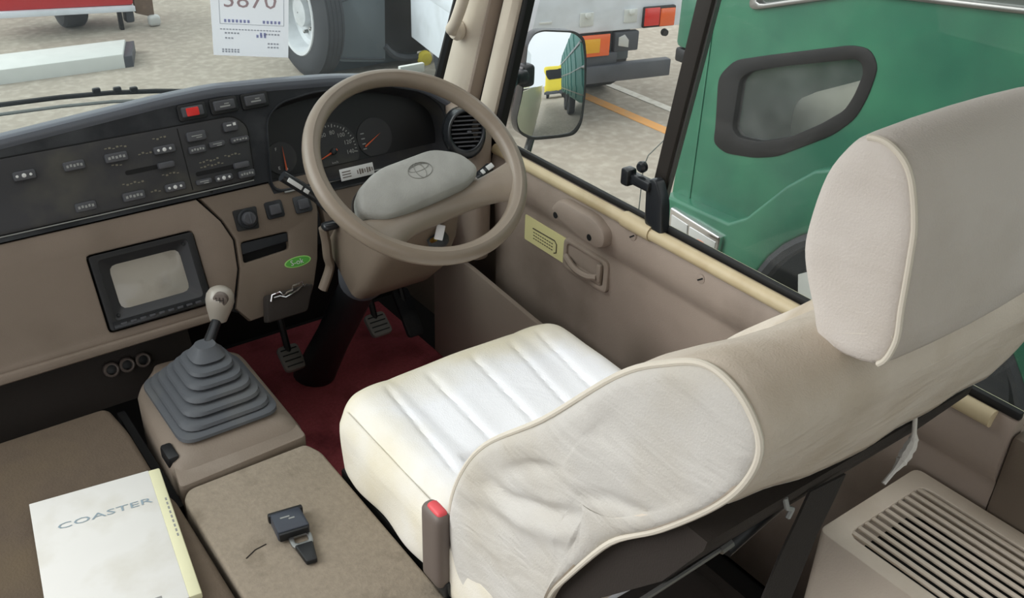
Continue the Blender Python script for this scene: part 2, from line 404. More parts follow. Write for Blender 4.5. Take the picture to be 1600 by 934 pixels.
# driver's door
d1 = thing('door_1', (1.27, 1.0, 0.0), kind='structure')
prof = [(1.30, 0.662), (1.276, 0.660), (1.268, 0.645), (1.262, 0.62), (1.260, 0.59), (1.265, 0.560), (1.276, 0.547), (1.277, 0.535), (1.274, 0.51), (1.277, 0.47), (1.281, 0.40), (1.285, 0.2), (1.287, 0.01)]
ys = [1.76, 1.5, 1.3, 1.15, 1.0, 0.8, 0.62, 0.45]
obj('door_panel', B().loft([[Vector((x, y, z)) for x, z in prof] + [Vector((1.305, y, 0.01))] for y in ys]), 'door', d1)
rl = obj('sill_rail', B().tube([(1.266, y, 0.652) for y in (1.75, 1.4, 1.28)], 0.0135, 10, sq=(0.9, 1)).tube([(1.266, y, 0.652) for y in (1.215, 1.0, 0.7, 0.48)], 0.0145, 10), 'rail', d1)
obj('rail_sleeve', B().tube([(1.266, 1.29, 0.653), (1.266, 1.208, 0.653)], 0.0175, 12), 'rail', rl)
obj('glass_seal', B().box((1.284, 1.1, 0.668), (0.012, 1.3, 0.014), 0.003), 'gasket', d1)
Fd = frame((1.262, 0, 0), (0, -1, 0), (0, 0, 1))     # local (-y, z), n towards the cab
pp = rnd([(-1.505, 0.598), (-1.478, 0.632), (-1.36, 0.632), (-1.318, 0.612), (-1.318, 0.580), (-1.345, 0.565), (-1.39, 0.567), (-1.47, 0.582)], 0.02, 4)
ph = obj('pull_pad', B().prism(pp, -0.01, 0.024, Fd, 0.010), 'door', d1)
for y, z in ((1.480, 0.592), (1.364, 0.586)):
    obj('screw_hole', B().lathe([(0.0075, 0), (0.0075, 0.0012)], shift(Fd, -y, z, 0.0235), 12), 'void', ph)
for y, z in ((1.259, 0.627), (1.065, 0.617)):
    sc_ = obj('screw', B().lathe([(0.011, 0), (0.010, 0.003), (0.006, 0.004)], shift(Fd, -y, z, -0.002), 14), 'door', d1)
    obj('slot', B().box((0, 0, 0.0042), (0.015, 0.003, 0.001), 0, shift((Fd[0], Vector((0, -0.8, 0.6)), Vector((0, -0.6, -0.8)), Fd[3]), 0, 0)[0:1] and (fp(Fd, -y, z, -0.002), Vector((0, -0.8, 0.6)), Vector((0, -0.6, -0.8)), Fd[3])), 'void', sc_)
Fd2 = frame((1.277, 0, 0), (0, -1, 0), (0, 0, 1))
hd = obj('door_handle', B().prism(rnd(rect(-1.484, 0.450, -1.330, 0.530), 0.018), -0.004, 0.008, Fd2, 0.004, holes=[rnd(rect(-1.472, 0.462, -1.345, 0.518), 0.012)]), 'beige', d1, label='lighter beige recessed handle surround')
obj('recess', B().prism(rnd(rect(-1.472, 0.462, -1.345, 0.518), 0.012), -0.003, -0.001, Fd2), 'shell', hd)
lv = B().tube(smooth_open([fp(Fd2, -1.474, 0.484, 0.006), fp(Fd2, -1.43, 0.474, 0.016), fp(Fd2, -1.39, 0.472, 0.014), fp(Fd2, -1.362, 0.480, 0.008)]), 0.0075, 8)
lv.box((-1.357, 0.493, 0.006), (0.014, 0.044, 0.012), 0.004, Fd2).box((-1.41, 0.468, 0.002), (0.115, 0.014, 0.010), 0.004, Fd2)
obj('lever', lv, 'beige', hd)
st = obj('warning_sticker', B().prism(rnd(rect(-1.634, 0.459, -1.476, 0.524), 0.004, 2), 0.001, 0.003, Fd2), 'sticker', d1, label='pale yellow printed sticker')
ink = B().tube([fp(Fd2, -1.602, 0.500, 0.0035), fp(Fd2, -1.52, 0.502, 0.0035), fp(Fd2, -1.512, 0.495, 0.0035), fp(Fd2, -1.512, 0.474, 0.0035), fp(Fd2, -1.52, 0.470, 0.0035)], 0.0015, 6)
for i in range(3):
    for k in range(9): ink.box((-1.597+k*0.0085, 0.491-i*0.008, 0.0034), (0.0058, 0.0022, 0.0006), 0, Fd2)
obj('printing', ink, 'darkink', st, kind='stuff')
# kick panel in front of the door
obj('trim_2', B().prism([(-1.93, -0.0), (-1.15, 0.0), (-1.15, 0.31), (-1.50, 0.325), (-1.755, 0.345), (-1.93, 0.345)], 0.0, 0.012, frame((1.212, 0, 0), (0, -1, 0), (0, 0, 1)), 0.003), 'kick', kind='structure')

# driver's window
w1 = thing('window_1', (1.30, 1.1, 0.67), kind='structure')
obj('front_pane', B().prism([(-1.75, 0.66), (-1.235, 0.66), (-1.09, 1.62), (-1.45, 1.62)], 0, 0.004, frame((1.296, 0, 0), (0, -1, 0), (0, 0, 1))), 'glass', w1)
obj('rear_pane', B().prism([(-1.25, 0.66), (-0.0, 0.66), (-0.0, 1.62), (-1.10, 1.62)], 0, 0.004, frame((1.31, 0, 0), (0, -1, 0), (0, 0, 1))), 'glass', w1)
obj('pane_frame', B().prism([(-1.258, 0.655), (-1.229, 0.655), (-1.072, 1.62), (-1.114, 1.62)], -0.006, 0.008, frame((1.296, 0, 0), (0, -1, 0), (0, 0, 1)), 0.003), 'frame_b', w1)
obj('edge_strip', B().prism([(-1.229, 0.66), (-1.224, 0.66), (-1.067, 1.62), (-1.072, 1.62)], -0.008, 0.003, frame((1.30, 0, 0), (0, -1, 0), (0, 0, 1))), 'steel', w1)
la = obj('latch_bracket', B().prism(rnd([(-1.230, 0.665), (-1.178, 0.655), (-1.188, 0.730), (-1.212, 0.770), (-1.238, 0.760)], 0.012), 0.0, 0.022, frame((1.282, 0, 0), (0, -1, 0), (0, 0, 1)), 0.005), 'satin', w1)
obj('latch', B().box((-1.258, 0.750, 0.014), (0.075, 0.022, 0.022), 0.005, Fd2).box((-1.283, 0.752, 0.02), (0.022, 0.036, 0.026), 0.005, Fd2).lathe([(0.011, 0), (0.012, 0.008), (0.008, 0.014)], shift(Fd2, -1.258, 0.778, 0.004), 12), 'satin', la)
obj('deflector_edge', B().tube([(1.298, 1.285, 0.665), (1.298, 1.285, 0.76), (1.298, 1.275, 0.79), (1.298, 1.215, 0.86)], 0.0012, 6), 'grey_p', w1)
obj('window_header', B().box((1.29, 0.9, 1.70), (0.05, 1.9, 0.22), 0.01), 'beige', w1)

# ================================================================== floor coverings
ec = thing('engine_cover', (0.3, 0.7, 0.0), 'flat beige carpeted engine cover between the seat and the gear lever', 'engine cover')
def ctop(a, b):
    x = 0.318+(0.574-0.318)*a; y = -0.3+1.71*b
    return Vector((x, y, 0.33+0.0015*math.sin(x*40)*math.sin(y*23)))
cv = B().prism(rnd([(0.312, -0.3), (0.576, -0.3), (0.576, 1.335), (0.562, 1.372), (0.335, 1.372), (0.318, 1.35)], 0.012), 0.0, 0.330, WORLD, 0.006, seg=3)
cvo = obj('cover_panel', cv, 'cover', ec)
for pts in ([(0.352, 1.155, 0.3302), (0.372, 1.165, 0.3302), (0.392, 1.167, 0.3302)],):
    obj('scuff', B().tube(pts, 0.0012, 5), 'shell', cvo)
obj('side_cover', B().prism(rnd([(-0.25, -0.3), (0.3085, -0.3), (0.3085, 1.36), (0.301, 1.39), (0.301, 1.60), (0.29, 1.70), (-0.25, 1.70)], 0.02), 0.0, 0.328, WORLD, 0.012, seg=3), 'cover_l', label='left strip of brown carpeted engine cover beside the dark gap', cat='engine cover')
obj('floor_carpet', B().box((0.89, 1.65, 0.003), (0.62, 1.2, 0.008), 0.003), 'carpet', label='dark maroon carpet in the driver footwell', cat='carpet')
# raised console round the gear lever
gc = thing('gear_console', (0.46, 1.57, 0.0), 'beige moulded console plinth round the base of the gear lever', 'console')
rings = []
for h, e in ((0.0, 0.006), (0.325, 0.006), (0.338, -0.002), (0.352, -0.028), (0.357, -0.04)):
    o2 = rnd([(0.33-e, 1.412-e*1.4), (0.572+e, 1.412-e*1.4), (0.576+e, 1.735), (0.40, 1.745), (0.355-e, 1.71), (0.345-e, 1.62)], 0.03, 4)
    rings.append([Vector((p[0], p[1], h)) for p in o2])
obj('plinth', B().loft(rings), 'plinth', gc)
obj('front_skirt', B().prism(rnd([(0.322, 1.375), (0.572, 1.385), (0.572, 1.46), (0.335, 1.46)], 0.012), 0.1, 0.336, WORLD, 0.004), 'plinth', gc)
obj('notch', B().box((0.338, 1.470, 0.335), (0.022, 0.05, 0.03), 0.006), 'black', gc)
obj('gap_filler', B().box((0.3165, 1.55, 0.15), (0.015, 0.34, 0.28)), 'void', gc)

# ================================================================== gear lever
gl = thing('gear_lever', (0.46, 1.575, 0.357), 'tall gear lever with silver knob and stepped grey rubber boot', 'gear lever')
rings = []; NS = 5
lev = []
lev.append((0.098, 0.122, 0.354)); lev.append((0.098, 0.122, 0.361)); lev.append((0.090, 0.114, 0.366))
w = [(0.088, 0.112), (0.077, 0.097), (0.066, 0.082), (0.055, 0.067), (0.044, 0.052)]
for k, (a, b) in enumerate(w):
    z = 0.366+k*0.0185
    lev += [(a-0.003, b-0.003, z), (a, b, z+0.004), (a-0.002, b-0.002, z+0.011), (a-0.009, b-0.011, z+0.0138), (a-0.020, b-0.024, z+0.0155), (a-0.019, b-0.023, z+0.0172)]
lev += [(0.033, 0.036, 0.462), (0.026, 0.027, 0.474), (0.021, 0.021, 0.482), (0.019, 0.019, 0.486)]
zz0, zz1 = 0.354, 0.486
for a, b, z in lev:
    t = (z-zz0)/(zz1-zz0); cx = 0.456+0.016*t; cy = 1.575+0.03*t
    o2 = rnd([(-a, -b), (a, -b), (a, b), (-a, b)], min(a, b)*(0.35+0.6*t), 5)
    zs = 0.3585+(z-0.354)*0.78
    rings.append([Vector((cx+p[0], cy+p[1], zs)) for p in o2])
obj('boot', B().loft(rings), 'rubber', gl)
s0, s1 = Vector((0.472, 1.606, 0.445)), Vector((0.524, 1.661, 0.48))
obj('stick', B().tube([s0, s0.lerp(s1, 0.5), s1], [0.0125, 0.0105, 0.010], 12), 'satin', gl)
ax = Vector((0.25, 0.12, 1)).normalized()
Fk = frame((0.522, 1.660, 0.470), Vector((1, 0, 0)) - ax*ax.x, ax.cross(Vector((1, 0, 0))))
kb = obj('knob', B().lathe([(0.010, -0.004), (0.0165, 0.0), (0.020, 0.011), (0.0255, 0.028), (0.0282, 0.042), (0.0270, 0.055), (0.0212, 0.065), (0.012, 0.0705), (0.002, 0.072)], Fk, 28), 'knob', gl)
vd = (Vector((0, 0, 1.5)) - fp(Fk, 0, 0, 0.05)).normalized()
Fs = frame(fp(Fk, 0, -0.0, 0.042)+vd*0.0292, Vector((0.8, -0.6, 0)), Vector((0, 0, 1)))
pt = B()
for i in range(3): pt.box((-0.007+i*0.007, 0, 0.0005), (0.0012, 0.013, 0.0008), 0, Fs)
pt.box((0, 0, 0.0005), (0.0155, 0.0012, 0.0008), 0, Fs)
pl_ = obj('pattern_plate', B().lathe([(0.0150, -0.010), (0.0140, -0.0010), (0.012, 0.0)], Fs, 20), 'buckle', kb)
obj('shift_pattern', pt, 'shell', kb)

# ================================================================== dashboard
db = thing('dashboard', (0.5, 1.95, 0.3), 'charcoal and beige dashboard with instrument hood, heater controls and switches', 'dashboard')
FA = frame((0, 1.86, 0.66), (1, 0, 0), (0, 0.342, 0.94))
LO = frame((0, 1.82, 0.57), (1, 0, 0), (0, 0.447, 0.894))
XS = [-0.66, -0.2, 0.2, 0.45, 0.555, 0.66, 0.80, 0.94, 1.06, 1.15, 1.20, 1.235]
VC = [0.12, 0.15, 0.178, 0.197, 0.205, 0.209, 0.200, 0.188, 0.170, 0.142, 0.110, 0.070]
def vc(x):
    return interp(x, XS, VC)
def toppad(a, b):
    x = -0.66+1.90*a; c = vc(x)
    q = [(c-0.024, 0.0005), (c-0.016, 0.005), (c-0.007, 0.0055), (c-0.002, 0.001), (c+0.005, -0.018), (c+0.002, -0.030)]
    pts = [fp(FA, x, v, n) for v, n in q]
    g = yg(x, 0.63)-0.012; e = pts[-1]
    pts += [Vector((x, e.y+(g-e.y)*0.35, e.z+(0.63-e.z)*0.36)), Vector((x, e.y+(g-e.y)*0.75, e.z+(0.63-e.z)*0.76)), Vector((x, g, 0.63))]
    t = b*(len(pts)-1); i = min(int(t+1e-6), len(pts)-2)
    return pts[i].lerp(pts[i+1], t-i)
obj('top_pad', B().grid(toppad, 60, 24), mat('dash_top', '#5a5e66', 0.28, bump=0.15, bscale=500), db)
hole = rnd([(0.738, -0.032), (1.192, -0.046), (1.207, 0.02), (1.200, 0.072), (1.156, 0.112), (1.059, 0.143), (0.884, 0.157), (0.800, 0.147), (0.764, 0.120), (0.750, 0.045)], 0.03, 5)
fo = [(-0.66, -0.012), (0.735, -0.010), (0.745, -0.056), (1.205, -0.062), (1.222, 0.0), (1.216, 0.07)] + [(x, vc(x)-0.021) for x in (1.20, 1.15, 1.06, 0.94, 0.80, 0.66, 0.45, 0.2, -0.2, -0.66)]
fa = obj('fascia', B().prism(fo, -0.02, 0.0, FA, 0.0, holes=[hole]), 'charcoal', db)
h1 = [(p[0]+(0.97-p[0])*-0.012, p[1]+(0.055-p[1])*-0.05) for p in hole]
obj('cluster_bezel', B().prism(h1, -0.012, 0.007, FA, 0.003, holes=[hole]), 'charcoal', fa)
obj('screw_recess', B().lathe([(0.0035, 0), (0.0035, 0.001)], shift(FA, 0.609, -0.004, 0.0), 10), 'void', fa)
# instrument cluster
cl = thing('instrument_cluster', (0.97, 1.9, 0.66)); cl.parent = db; cl.location = Vector((0.97, 1.9, 0.66)) - ORG[db.name]
hi = [(0.97+(p[0]-0.97)*0.985, max(p[1], -0.038)*0.94-0.0) for p in hole]
hb = [(p[0], max(p[1], -0.012)) for p in hi]
obj('housing', B().loft([[fp(FA, *p, -0.001) for p in hole], [fp(FA, *p, -0.03) for p in hi], [fp(FA, *p, -0.056) for p in hb]], cap=False), 'darkpanel', cl)
obj('back_plate', B().prism(hb, -0.060, -0.0555, FA), 'black', cl)
FR = shift(FA, 0, 0, -0.055)
def dial(name, cu, cv_, r, vmin):
    pts = []
    for k in range(48):
        a = 2*math.pi*k/48; pts.append((cu+r*math.cos(a), max(vmin, cv_+r*math.sin(a))))
    return obj(name, B().prism(pts, 0, 0.002, FR), 'darkpanel', cl)
def needle(cu, cv_, ang, l, w=0.003, m='orange_p', par=None):
    a = R(ang); d = (math.cos(a), math.sin(a)); q = (-d[1]*w/2, d[0]*w/2)
    return obj('needle', B().prism([(cu-d[0]*0.01-q[0], cv_-d[1]*0.01-q[1]), (cu+d[0]*l, cv_+d[1]*l), (cu-d[0]*0.01+q[0], cv_-d[1]*0.01+q[1])], 0.0065, 0.008, FR), m, par)
DU, DV = 0.922, 0.020
sp = dial('speedometer', DU, DV, 0.067, -0.011)
nb = B(); tk = B()
for k in range(8):
    a = R(200-k*30); u, v = DU+0.044*math.cos(a), DV+0.044*math.sin(a)
    if v < -0.004: continue
    nb.text(str(20*k), 0.0135, shift(FR, u, v-0.005, 0.002), 'CENTER')
for k in range(29):
    a = R(200-k*7.5); l = 0.008 if k % 4 == 0 else 0.004
    u, v = DU+0.059*math.cos(a), DV+0.059*math.sin(a)
    if v < -0.008: continue
    tk.box((0, 0, 0), (l, 0.0018, 0.0006), 0, (fp(FR, u, v, 0.0025), FR[1]*math.cos(a)+FR[2]*math.sin(a), FR[2]*math.cos(a)-FR[1]*math.sin(a), FR[3]))
tk.text('km/h', 0.008, shift(FR, DU-0.008, -0.008, 0.002))
obj('numerals', nb, 'dimw_p', sp, kind='stuff'); obj('tick_marks', tk, 'dimw_p', sp, kind='stuff')
needle(DU, DV, 199, 0.055, 0.005, par=sp)
obj('needle_hub', B().lathe([(0.008, 0.006), (0.007, 0.010), (0.003, 0.011)], shift(FR, DU, DV), 16), 'satin', sp)
fg = dial('fuel_gauge', 0.797, 0.030, 0.036, -0.010)
needle(0.801, 0.012, 88, 0.044, 0.004, par=fg)
obj('gauge_marks', B().text('F', 0.010, shift(FR, 0.786, 0.048, 0.002)).text('E', 0.010, shift(FR, 0.784, 0.006, 0.002)).lathe([(0.0032, 0.002), (0.0032, 0.003)], shift(FR, 0.803, 0.004), 10), 'white_p', fg, kind='stuff')
tg = dial('temperature_gauge', 1.035, 0.032, 0.046, -0.010)
needle(1.012, 0.020, 28, 0.042, 0.0035, par=tg)
gm = B()
for k in range(4): gm.box((1.004, 0.046-k*0.012, 0.0024), (0.009, 0.0025, 0.0006), 0, FR)
obj('gauge_marks', gm, 'grey_p', tg, kind='stuff')
obj('trim_line', B().box((0.985, -0.040, 0.002), (0.44, 0.0042, 0.008), 0.0015, FA), 'grey_p', cl, label='pale grey trim line')
rl2 = obj('record_label', B().box((0.942, -0.032, 0.010), (0.085, 0.027, 0.002), 0.0005, FA), 'white_p', cl, label='small white printed label')
mk = B()
for i in range(3): mk.box((0.915, -0.026-i*0.006, 0.0112), (0.022, 0.0022, 0.0004), 0, FA)
for i in range(7): mk.box((0.943+i*0.0062, -0.0325, 0.0112), (0.0026+0.001*(i % 3), 0.0085+0.002*((i*5) % 3), 0.0004), 0, FA)
obj('printing', mk, 'buckle', rl2, kind='stuff')
# rocker switches on the fascia
for k, (u0, u1, vv) in enumerate(((0.580, 0.640, 0.164), (0.648, 0.708, 0.165), (0.716, 0.776, 0.164))):
    s_ = obj('rocker_switch', B().prism(rnd(rect(u0, vv-0.0165, u1, vv+0.0165), 0.006, 3), 0.0, 0.006, FA, 0.002), 'black', db, label=['hazard switch with a red key', 'black rocker switch beside the hazard switch', 'rightmost of the black rocker switches'][k])
    obj('key', B().prism(rnd(rect(u0+0.007, vv-0.010, u1-0.007, vv+0.011), 0.003, 2), 0.004, 0.011, FA, 0.003), 'button', s_)
    if k == 0: obj('red_lens', B().prism(rnd(rect(u0+0.016, vv-0.009, u1-0.018, vv+0.008), 0.002, 2), 0.010, 0.0125, FA, 0.001), 'red', s_)
    else: obj('symbol', B().box(((u0+u1)/2, vv-0.002, 0.0112), (0.022, 0.003, 0.0006), 0, FA).box(((u0+u1)/2+0.004, vv+0.003, 0.0112), (0.010, 0.002, 0.0006), 0, FA), 'grey_p', s_)
# heater control panel
hp_o = rnd([(0.15, 0.003), (0.706, 0.003), (0.7165, 0.115), (0.690, 0.140), (0.15, 0.140)], 0.016, 4)
hpn = obj('heater_panel', B().prism(hp_o, 0.0, 0.0045, FA, 0.0015), 'darkpanel', db)
hp_i = [(0.43+(p[0]-0.43)*1.010, 0.0715+(p[1]-0.0715)*1.04) for p in hp_o]
obj('panel_groove', B().prism(hp_i, 0.0, 0.0012, FA), 'void', hpn)
obj('panel_edge', B().tube([fp(FA, 0.16, -0.0005, 0.002), fp(FA, 0.66, -0.0005, 0.002), fp(FA, 0.704, 0.0, 0.002)], 0.0013, 6), 'grey_p', hpn)
obj('groove', B().box((0.571, 0.072, 0.0046), (0.002, 0.128, 0.0006), 0, FA), 'void', hpn)
BT = [(0.440, 0.103, 0.044, 0.018, 1), (0.535, 0.100, 0.044, 0.016, 2), (0.453, 0.022, 0.044, 0.018, 1), (0.537, 0.022, 0.042, 0.016, 2), (0.605, 0.114, 0.040, 0.020, 3), (0.680, 0.120, 0.032, 0.020, 4), (0.600, 0.087, 0.036, 0.015, 1), (0.643, 0.090, 0.034, 0.012, 3), (0.693, 0.090, 0.040, 0.012, 1), (0.597, 0.020, 0.034, 0.011, 3), (0.640, 0.019, 0.038, 0.014, 2), (0.690, 0.017, 0.036, 0.016, 1), (0.36, 0.103, 0.04, 0.018, 1), (0.36, 0.022, 0.04, 0.018, 1), (0.27, 0.103, 0.04, 0.018, 2)]
for u, v, w_, h_, kd in BT:
    b_ = obj('push_button', B().prism(rnd(rect(u-w_/2, v-h_/2, u+w_/2, v+h_/2), 0.004, 2), 0.004, 0.011, FA, 0.0025), 'button', hpn)
    mk = B()
    if kd == 2:
        for i in range(3): mk.lathe([(0.0028+(i == 1)*0.0014, 0.011), (0.002, 0.0118)], shift(FA, u-0.013+i*0.012, v), 8)
    elif kd == 1:
        for i in range(5): mk.box((u-w_*0.32+i*w_*0.16, v+0.001*(i % 2), 0.0112), (w_*0.10, h_*0.28, 0.0006), 0, FA)
    elif kd == 3: mk.box((u, v+0.001, 0.0112), (w_*0.55, 0.0018, 0.0006), 0, FA).box((u+w_*0.1, v-0.003, 0.0112), (w_*0.3, 0.0018, 0.0006), 0, FA)
    else: mk.box((u-0.004, v+0.003, 0.0112), (0.010, 0.003, 0.0006), 0, FA).box((u+0.008, v+0.004, 0.0112), (0.006, 0.006, 0.0006), 0, FA)
    obj('symbol', mk, 'white_p' if kd in (2, 4) else 'grey_p', b_)
for u0, u1, v in ((0.449, 0.515, 0.069), (0.585, 0.668, 0.0375)):
    sl = obj('slider_slot', B().prism(rnd(rect(u0, v-0.0045, u1, v+0.0045), 0.004, 2), 0.0042, 0.0052, FA), 'void', hpn)
    obj('slider_knob', B().prism(rnd(rect(u1-0.002, v-0.0065, u1+0.032, v+0.0065), 0.004, 2), 0.004, 0.014, FA, 0.003), 'button', hpn)
pr = B()
for u, v, n_ in ((0.425, 0.122, 6), (0.52, 0.124, 4), (0.43, 0.088, 3), (0.485, 0.10, 4), (0.44, 0.047, 6), (0.52, 0.050, 5), (0.49, 0.022, 3), (0.60, 0.060, 6), (0.655, 0.062, 5), (0.60, 0.050, 7)):
    for i in range(n_): pr.box((u+i*0.0075, v+0.0015*math.sin(i*2.1+u*90), 0.0048), (0.0045, 0.0035 if i % 2 else 0.002, 0.0005), 0, FA)
obj('panel_printing', pr, 'dim_p', hpn, kind='stuff')
# lower beige panels
cen = [(-0.66, 0.086), (0.575, 0.086), (0.612, 0.030), (0.627, -0.015), (0.619, -0.077), (0.586, -0.155), (0.55, -0.160), (-0.66, -0.160)]
tvh = rect(0.335, -0.133, 0.549, 0.026)
obj('centre_panel', B().prism(cen, -0.02, 0.0, LO, 0.004, holes=[rnd(tvh, 0.008, 2)]), 'centre', db)
obj('ledge', B().prism([(-0.66, -0.175), (0.545, -0.168), (0.56, -0.150), (-0.66, -0.150)], -0.04, 0.014, LO, 0.006), 'centre', db)
kn = [(0.583, 0.086), (0.835, 0.086), (0.830, 0.0), (0.800, -0.10), (0.775, -0.155), (0.755, -0.187), (0.615, -0.192), (0.592, -0.158), (0.624, -0.077), (0.632, -0.015), (0.617, 0.030)]
pk = rnd([(0.641, -0.024), (0.749, -0.026), (0.742, -0.064), (0.635, -0.069)], 0.006, 2)
kp = obj('knee_panel', B().prism(kn, -0.02, 0.0, LO, 0.004, holes=[pk]), 'beige_d', db)
obj('seam', B().prism([(0.575, 0.082), (0.64, 0.03), (0.64, -0.08), (0.60, -0.17), (0.575, -0.155), (0.607, -0.077), (0.615, -0.015), (0.60, 0.03)], -0.022, -0.012, LO), 'void', kp)
pkt = obj('pocket', B().prism(rect(0.632, -0.072, 0.752, -0.022), -0.05, -0.021, LO), 'void', kp)
obj('pocket_flap', B().prism([(0.640, -0.026), (0.748, -0.028), (0.745, -0.047), (0.638, -0.050)], -0.019, -0.004, LO, 0.002), 'charcoal', kp)
sw = obj('rotary_switch', B().prism(rnd([(0.641, 0.045), (0.640, 0.0), (0.688, -0.004), (0.694, 0.044)], 0.004, 2), 0.0, 0.004, LO, 0.001), 'black', db, label='black round light knob on a square plate')
obj('dial_ring', B().lathe([(0.021, 0.003), (0.022, 0.010), (0.019, 0.013)], shift(LO, 0.667, 0.021), 24), 'charcoal', sw)
obj('dial_knob', B().lathe([(0.015, 0.010), (0.0145, 0.022), (0.012, 0.026), (0.002, 0.026)], shift(LO, 0.667, 0.021), 20).box((0.667, 0.021, 0.027), (0.004, 0.022, 0.004), 0.001, LO), 'button', sw)
for k, (u, v) in enumerate(((0.732, 0.027), (0.798, 0.024))):
    s_ = obj('square_switch', B().prism(rnd(rect(u-0.020, v-0.019, u+0.020, v+0.019), 0.006, 3), 0, 0.005, LO, 0.002), 'charcoal', db)
    obj('key', B().prism(rnd(rect(u-0.012, v-0.011, u+0.013, v+0.011), 0.003, 2), 0.003, 0.010, LO, 0.002), 'button', s_)
gs = [(0.0315*math.cos(2*math.pi*k/32), 0.0115*math.sin(2*math.pi*k/32)) for k in range(32)]
stk = obj('oval_sticker', B().prism(gs, 0.0, 0.0008, shift(LO, 0.752, -0.096)), 'green_d', kp, label='small green oval sticker')
obj('sticker_face', B().prism([(a*0.9, b*0.82) for a, b in gs], 0.0005, 0.0012, shift(LO, 0.752, -0.096)), 'green_s', stk)
obj('lettering', B().text('S-ok', 0.017, shift(LO, 0.734, -0.1015, 0.0012)), 'white_p', stk)
# right end of the dash
obj('side_cheek', B().rbox((1.2335, 1.86, 0.545), (0.0285, 0.115, 0.19), 0.024, (8, 8, 8)), 'beige', db)
obj('under_cluster_panel', B().prism([(0.845, -0.062), (1.15, -0.066), (1.15, -0.22), (0.845, -0.22)], -0.03, -0.005, FA, 0.004), 'beige_d', db)
FV = frame((1.176, 1.744, 0.716), (0.93, -0.33, -0.02), (0, 0.25, 0.97))
ov = [(0.046*math.cos(2*math.pi*k/32)*(1.0), 0.058*math.sin(2*math.pi*k/32)-0.006) for k in range(32)]
oi = [(0.036*math.cos(2*math.pi*k/32), 0.042*math.sin(2*math.pi*k/32)) for k in range(32)]
vt = obj('air_vent', B().prism(ov, -0.05, 0.012, FV, 0.006, holes=[oi], seg=3), 'satin', db)
obj('vent_back', B().prism(ov, -0.045, -0.03, FV), 'void', vt)
for k in range(8):
    v = -0.034+k*0.0097; hw = 0.036*math.sqrt(max(0.05, 1-(v/0.042)**2))
    obj('slat', B().box((0, v, 0.0), (2*hw, 0.0035, 0.016), 0.001, FV), 'button', vt)
obj('thumb_tab', B().box((0.006, -0.002, 0.009), (0.010, 0.007, 0.010), 0.002, FV), 'button', vt)
# sockets under the ledge
KN = frame((0, 1.77, 0.31), (1, 0, 0), (0, 0.447, 0.894))
obj('under_panel', B().prism(rect(-0.5, 0.0, 0.50, 0.115), -0.02, 0.0, shift(KN, 0, -0.03, -0.006)), 'shell', db)
for u in (0.328, 0.360, 0.393):
    s_ = obj('power_socket', B().lathe([(0.0155, 0.0), (0.0155, 0.014), (0.0130, 0.017), (0.0105, 0.016), (0.0100, 0.004)], shift(KN, u, 0.044, -0.006), 18, cap=False), 'buckle', db)
    obj('socket_plug', B().lathe([(0.0105, 0.0), (0.0105, 0.006), (0.003, 0.007)], shift(KN, u, 0.044, -0.006), 14), 'black', s_)
obj('dash_underside', B().box((0.3, 2.02, 0.45), (1.8, 0.3, 0.02), 0.004), 'firewall', db)

# ================================================================== television monitor
tv = thing('television_monitor', fp(LO, 0.44, -0.13, 0), 'small dusty square screen monitor set in the centre of the dashboard', 'monitor')
obj('case', B().prism(rnd(rect(0.338, -0.130, 0.546, 0.023), 0.006, 3), -0.05, 0.006, LO, 0.003, holes=[rnd(rect(0.352, -0.112, 0.532, 0.012), 0.008, 3)]), 'black', tv)
obj('bezel', B().loft([[fp(LO, *p, 0.004) for p in rnd(rect(0.352, -0.112, 0.532, 0.012), 0.008, 3)], [fp(LO, *p, -0.012) for p in rnd(rect(0.372, -0.094, 0.513, -0.004), 0.016, 3)]], cap=False), 'darkpanel', tv)
obj('screen', B().prism(rnd(rect(0.371, -0.095, 0.514, -0.003), 0.016, 3), -0.018, -0.0115, LO, 0.001), 'screen', tv)
st_ = obj('control_strip', B().prism(rect(0.345, -0.128, 0.542, -0.114), 0.004, 0.009, LO, 0.002), 'satin', tv)
for k in range(9): obj('control_button', B().box((0.365+k*0.019, -0.121, 0.0095), (0.012, 0.005, 0.003), 0.001, LO), 'button', st_)
for u, v in ((0.523, 0.003), (0.361, -0.103)): obj('case_screw', B().lathe([(0.004, 0.0), (0.003, 0.002)], shift(LO, u, v, 0.001), 10), 'satin', tv)

# ================================================================== card reader under the knee panel
cr = thing('card_reader', fp(LO, 0.69, -0.18, 0.01), 'dark box with a silver emblem hung under the knee panel', 'card reader')
obj('case', B().prism(rnd([(0.640, -0.205), (0.735, -0.205), (0.765, -0.150), (0.655, -0.148)], 0.006, 2), 0.001, 0.026, LO, 0.004), 'shell', cr)
em = [(0.660, -0.162), (0.666, -0.149), (0.684, -0.147), (0.690, -0.157), (0.700, -0.152), (0.712, -0.150), (0.716, -0.142), (0.738, -0.139), (0.742, -0.150), (0.748, -0.146)]
em2 = [(0.668, -0.155), (0.682, -0.155), (0.694, -0.161), (0.722, -0.155), (0.736, -0.147)]
obj('emblem', B().tube([fp(LO, *p, 0.028) for p in em], 0.0022, 6).tube([fp(LO, *p, 0.028) for p in em2], 0.0018, 6), 'chrome', cr)

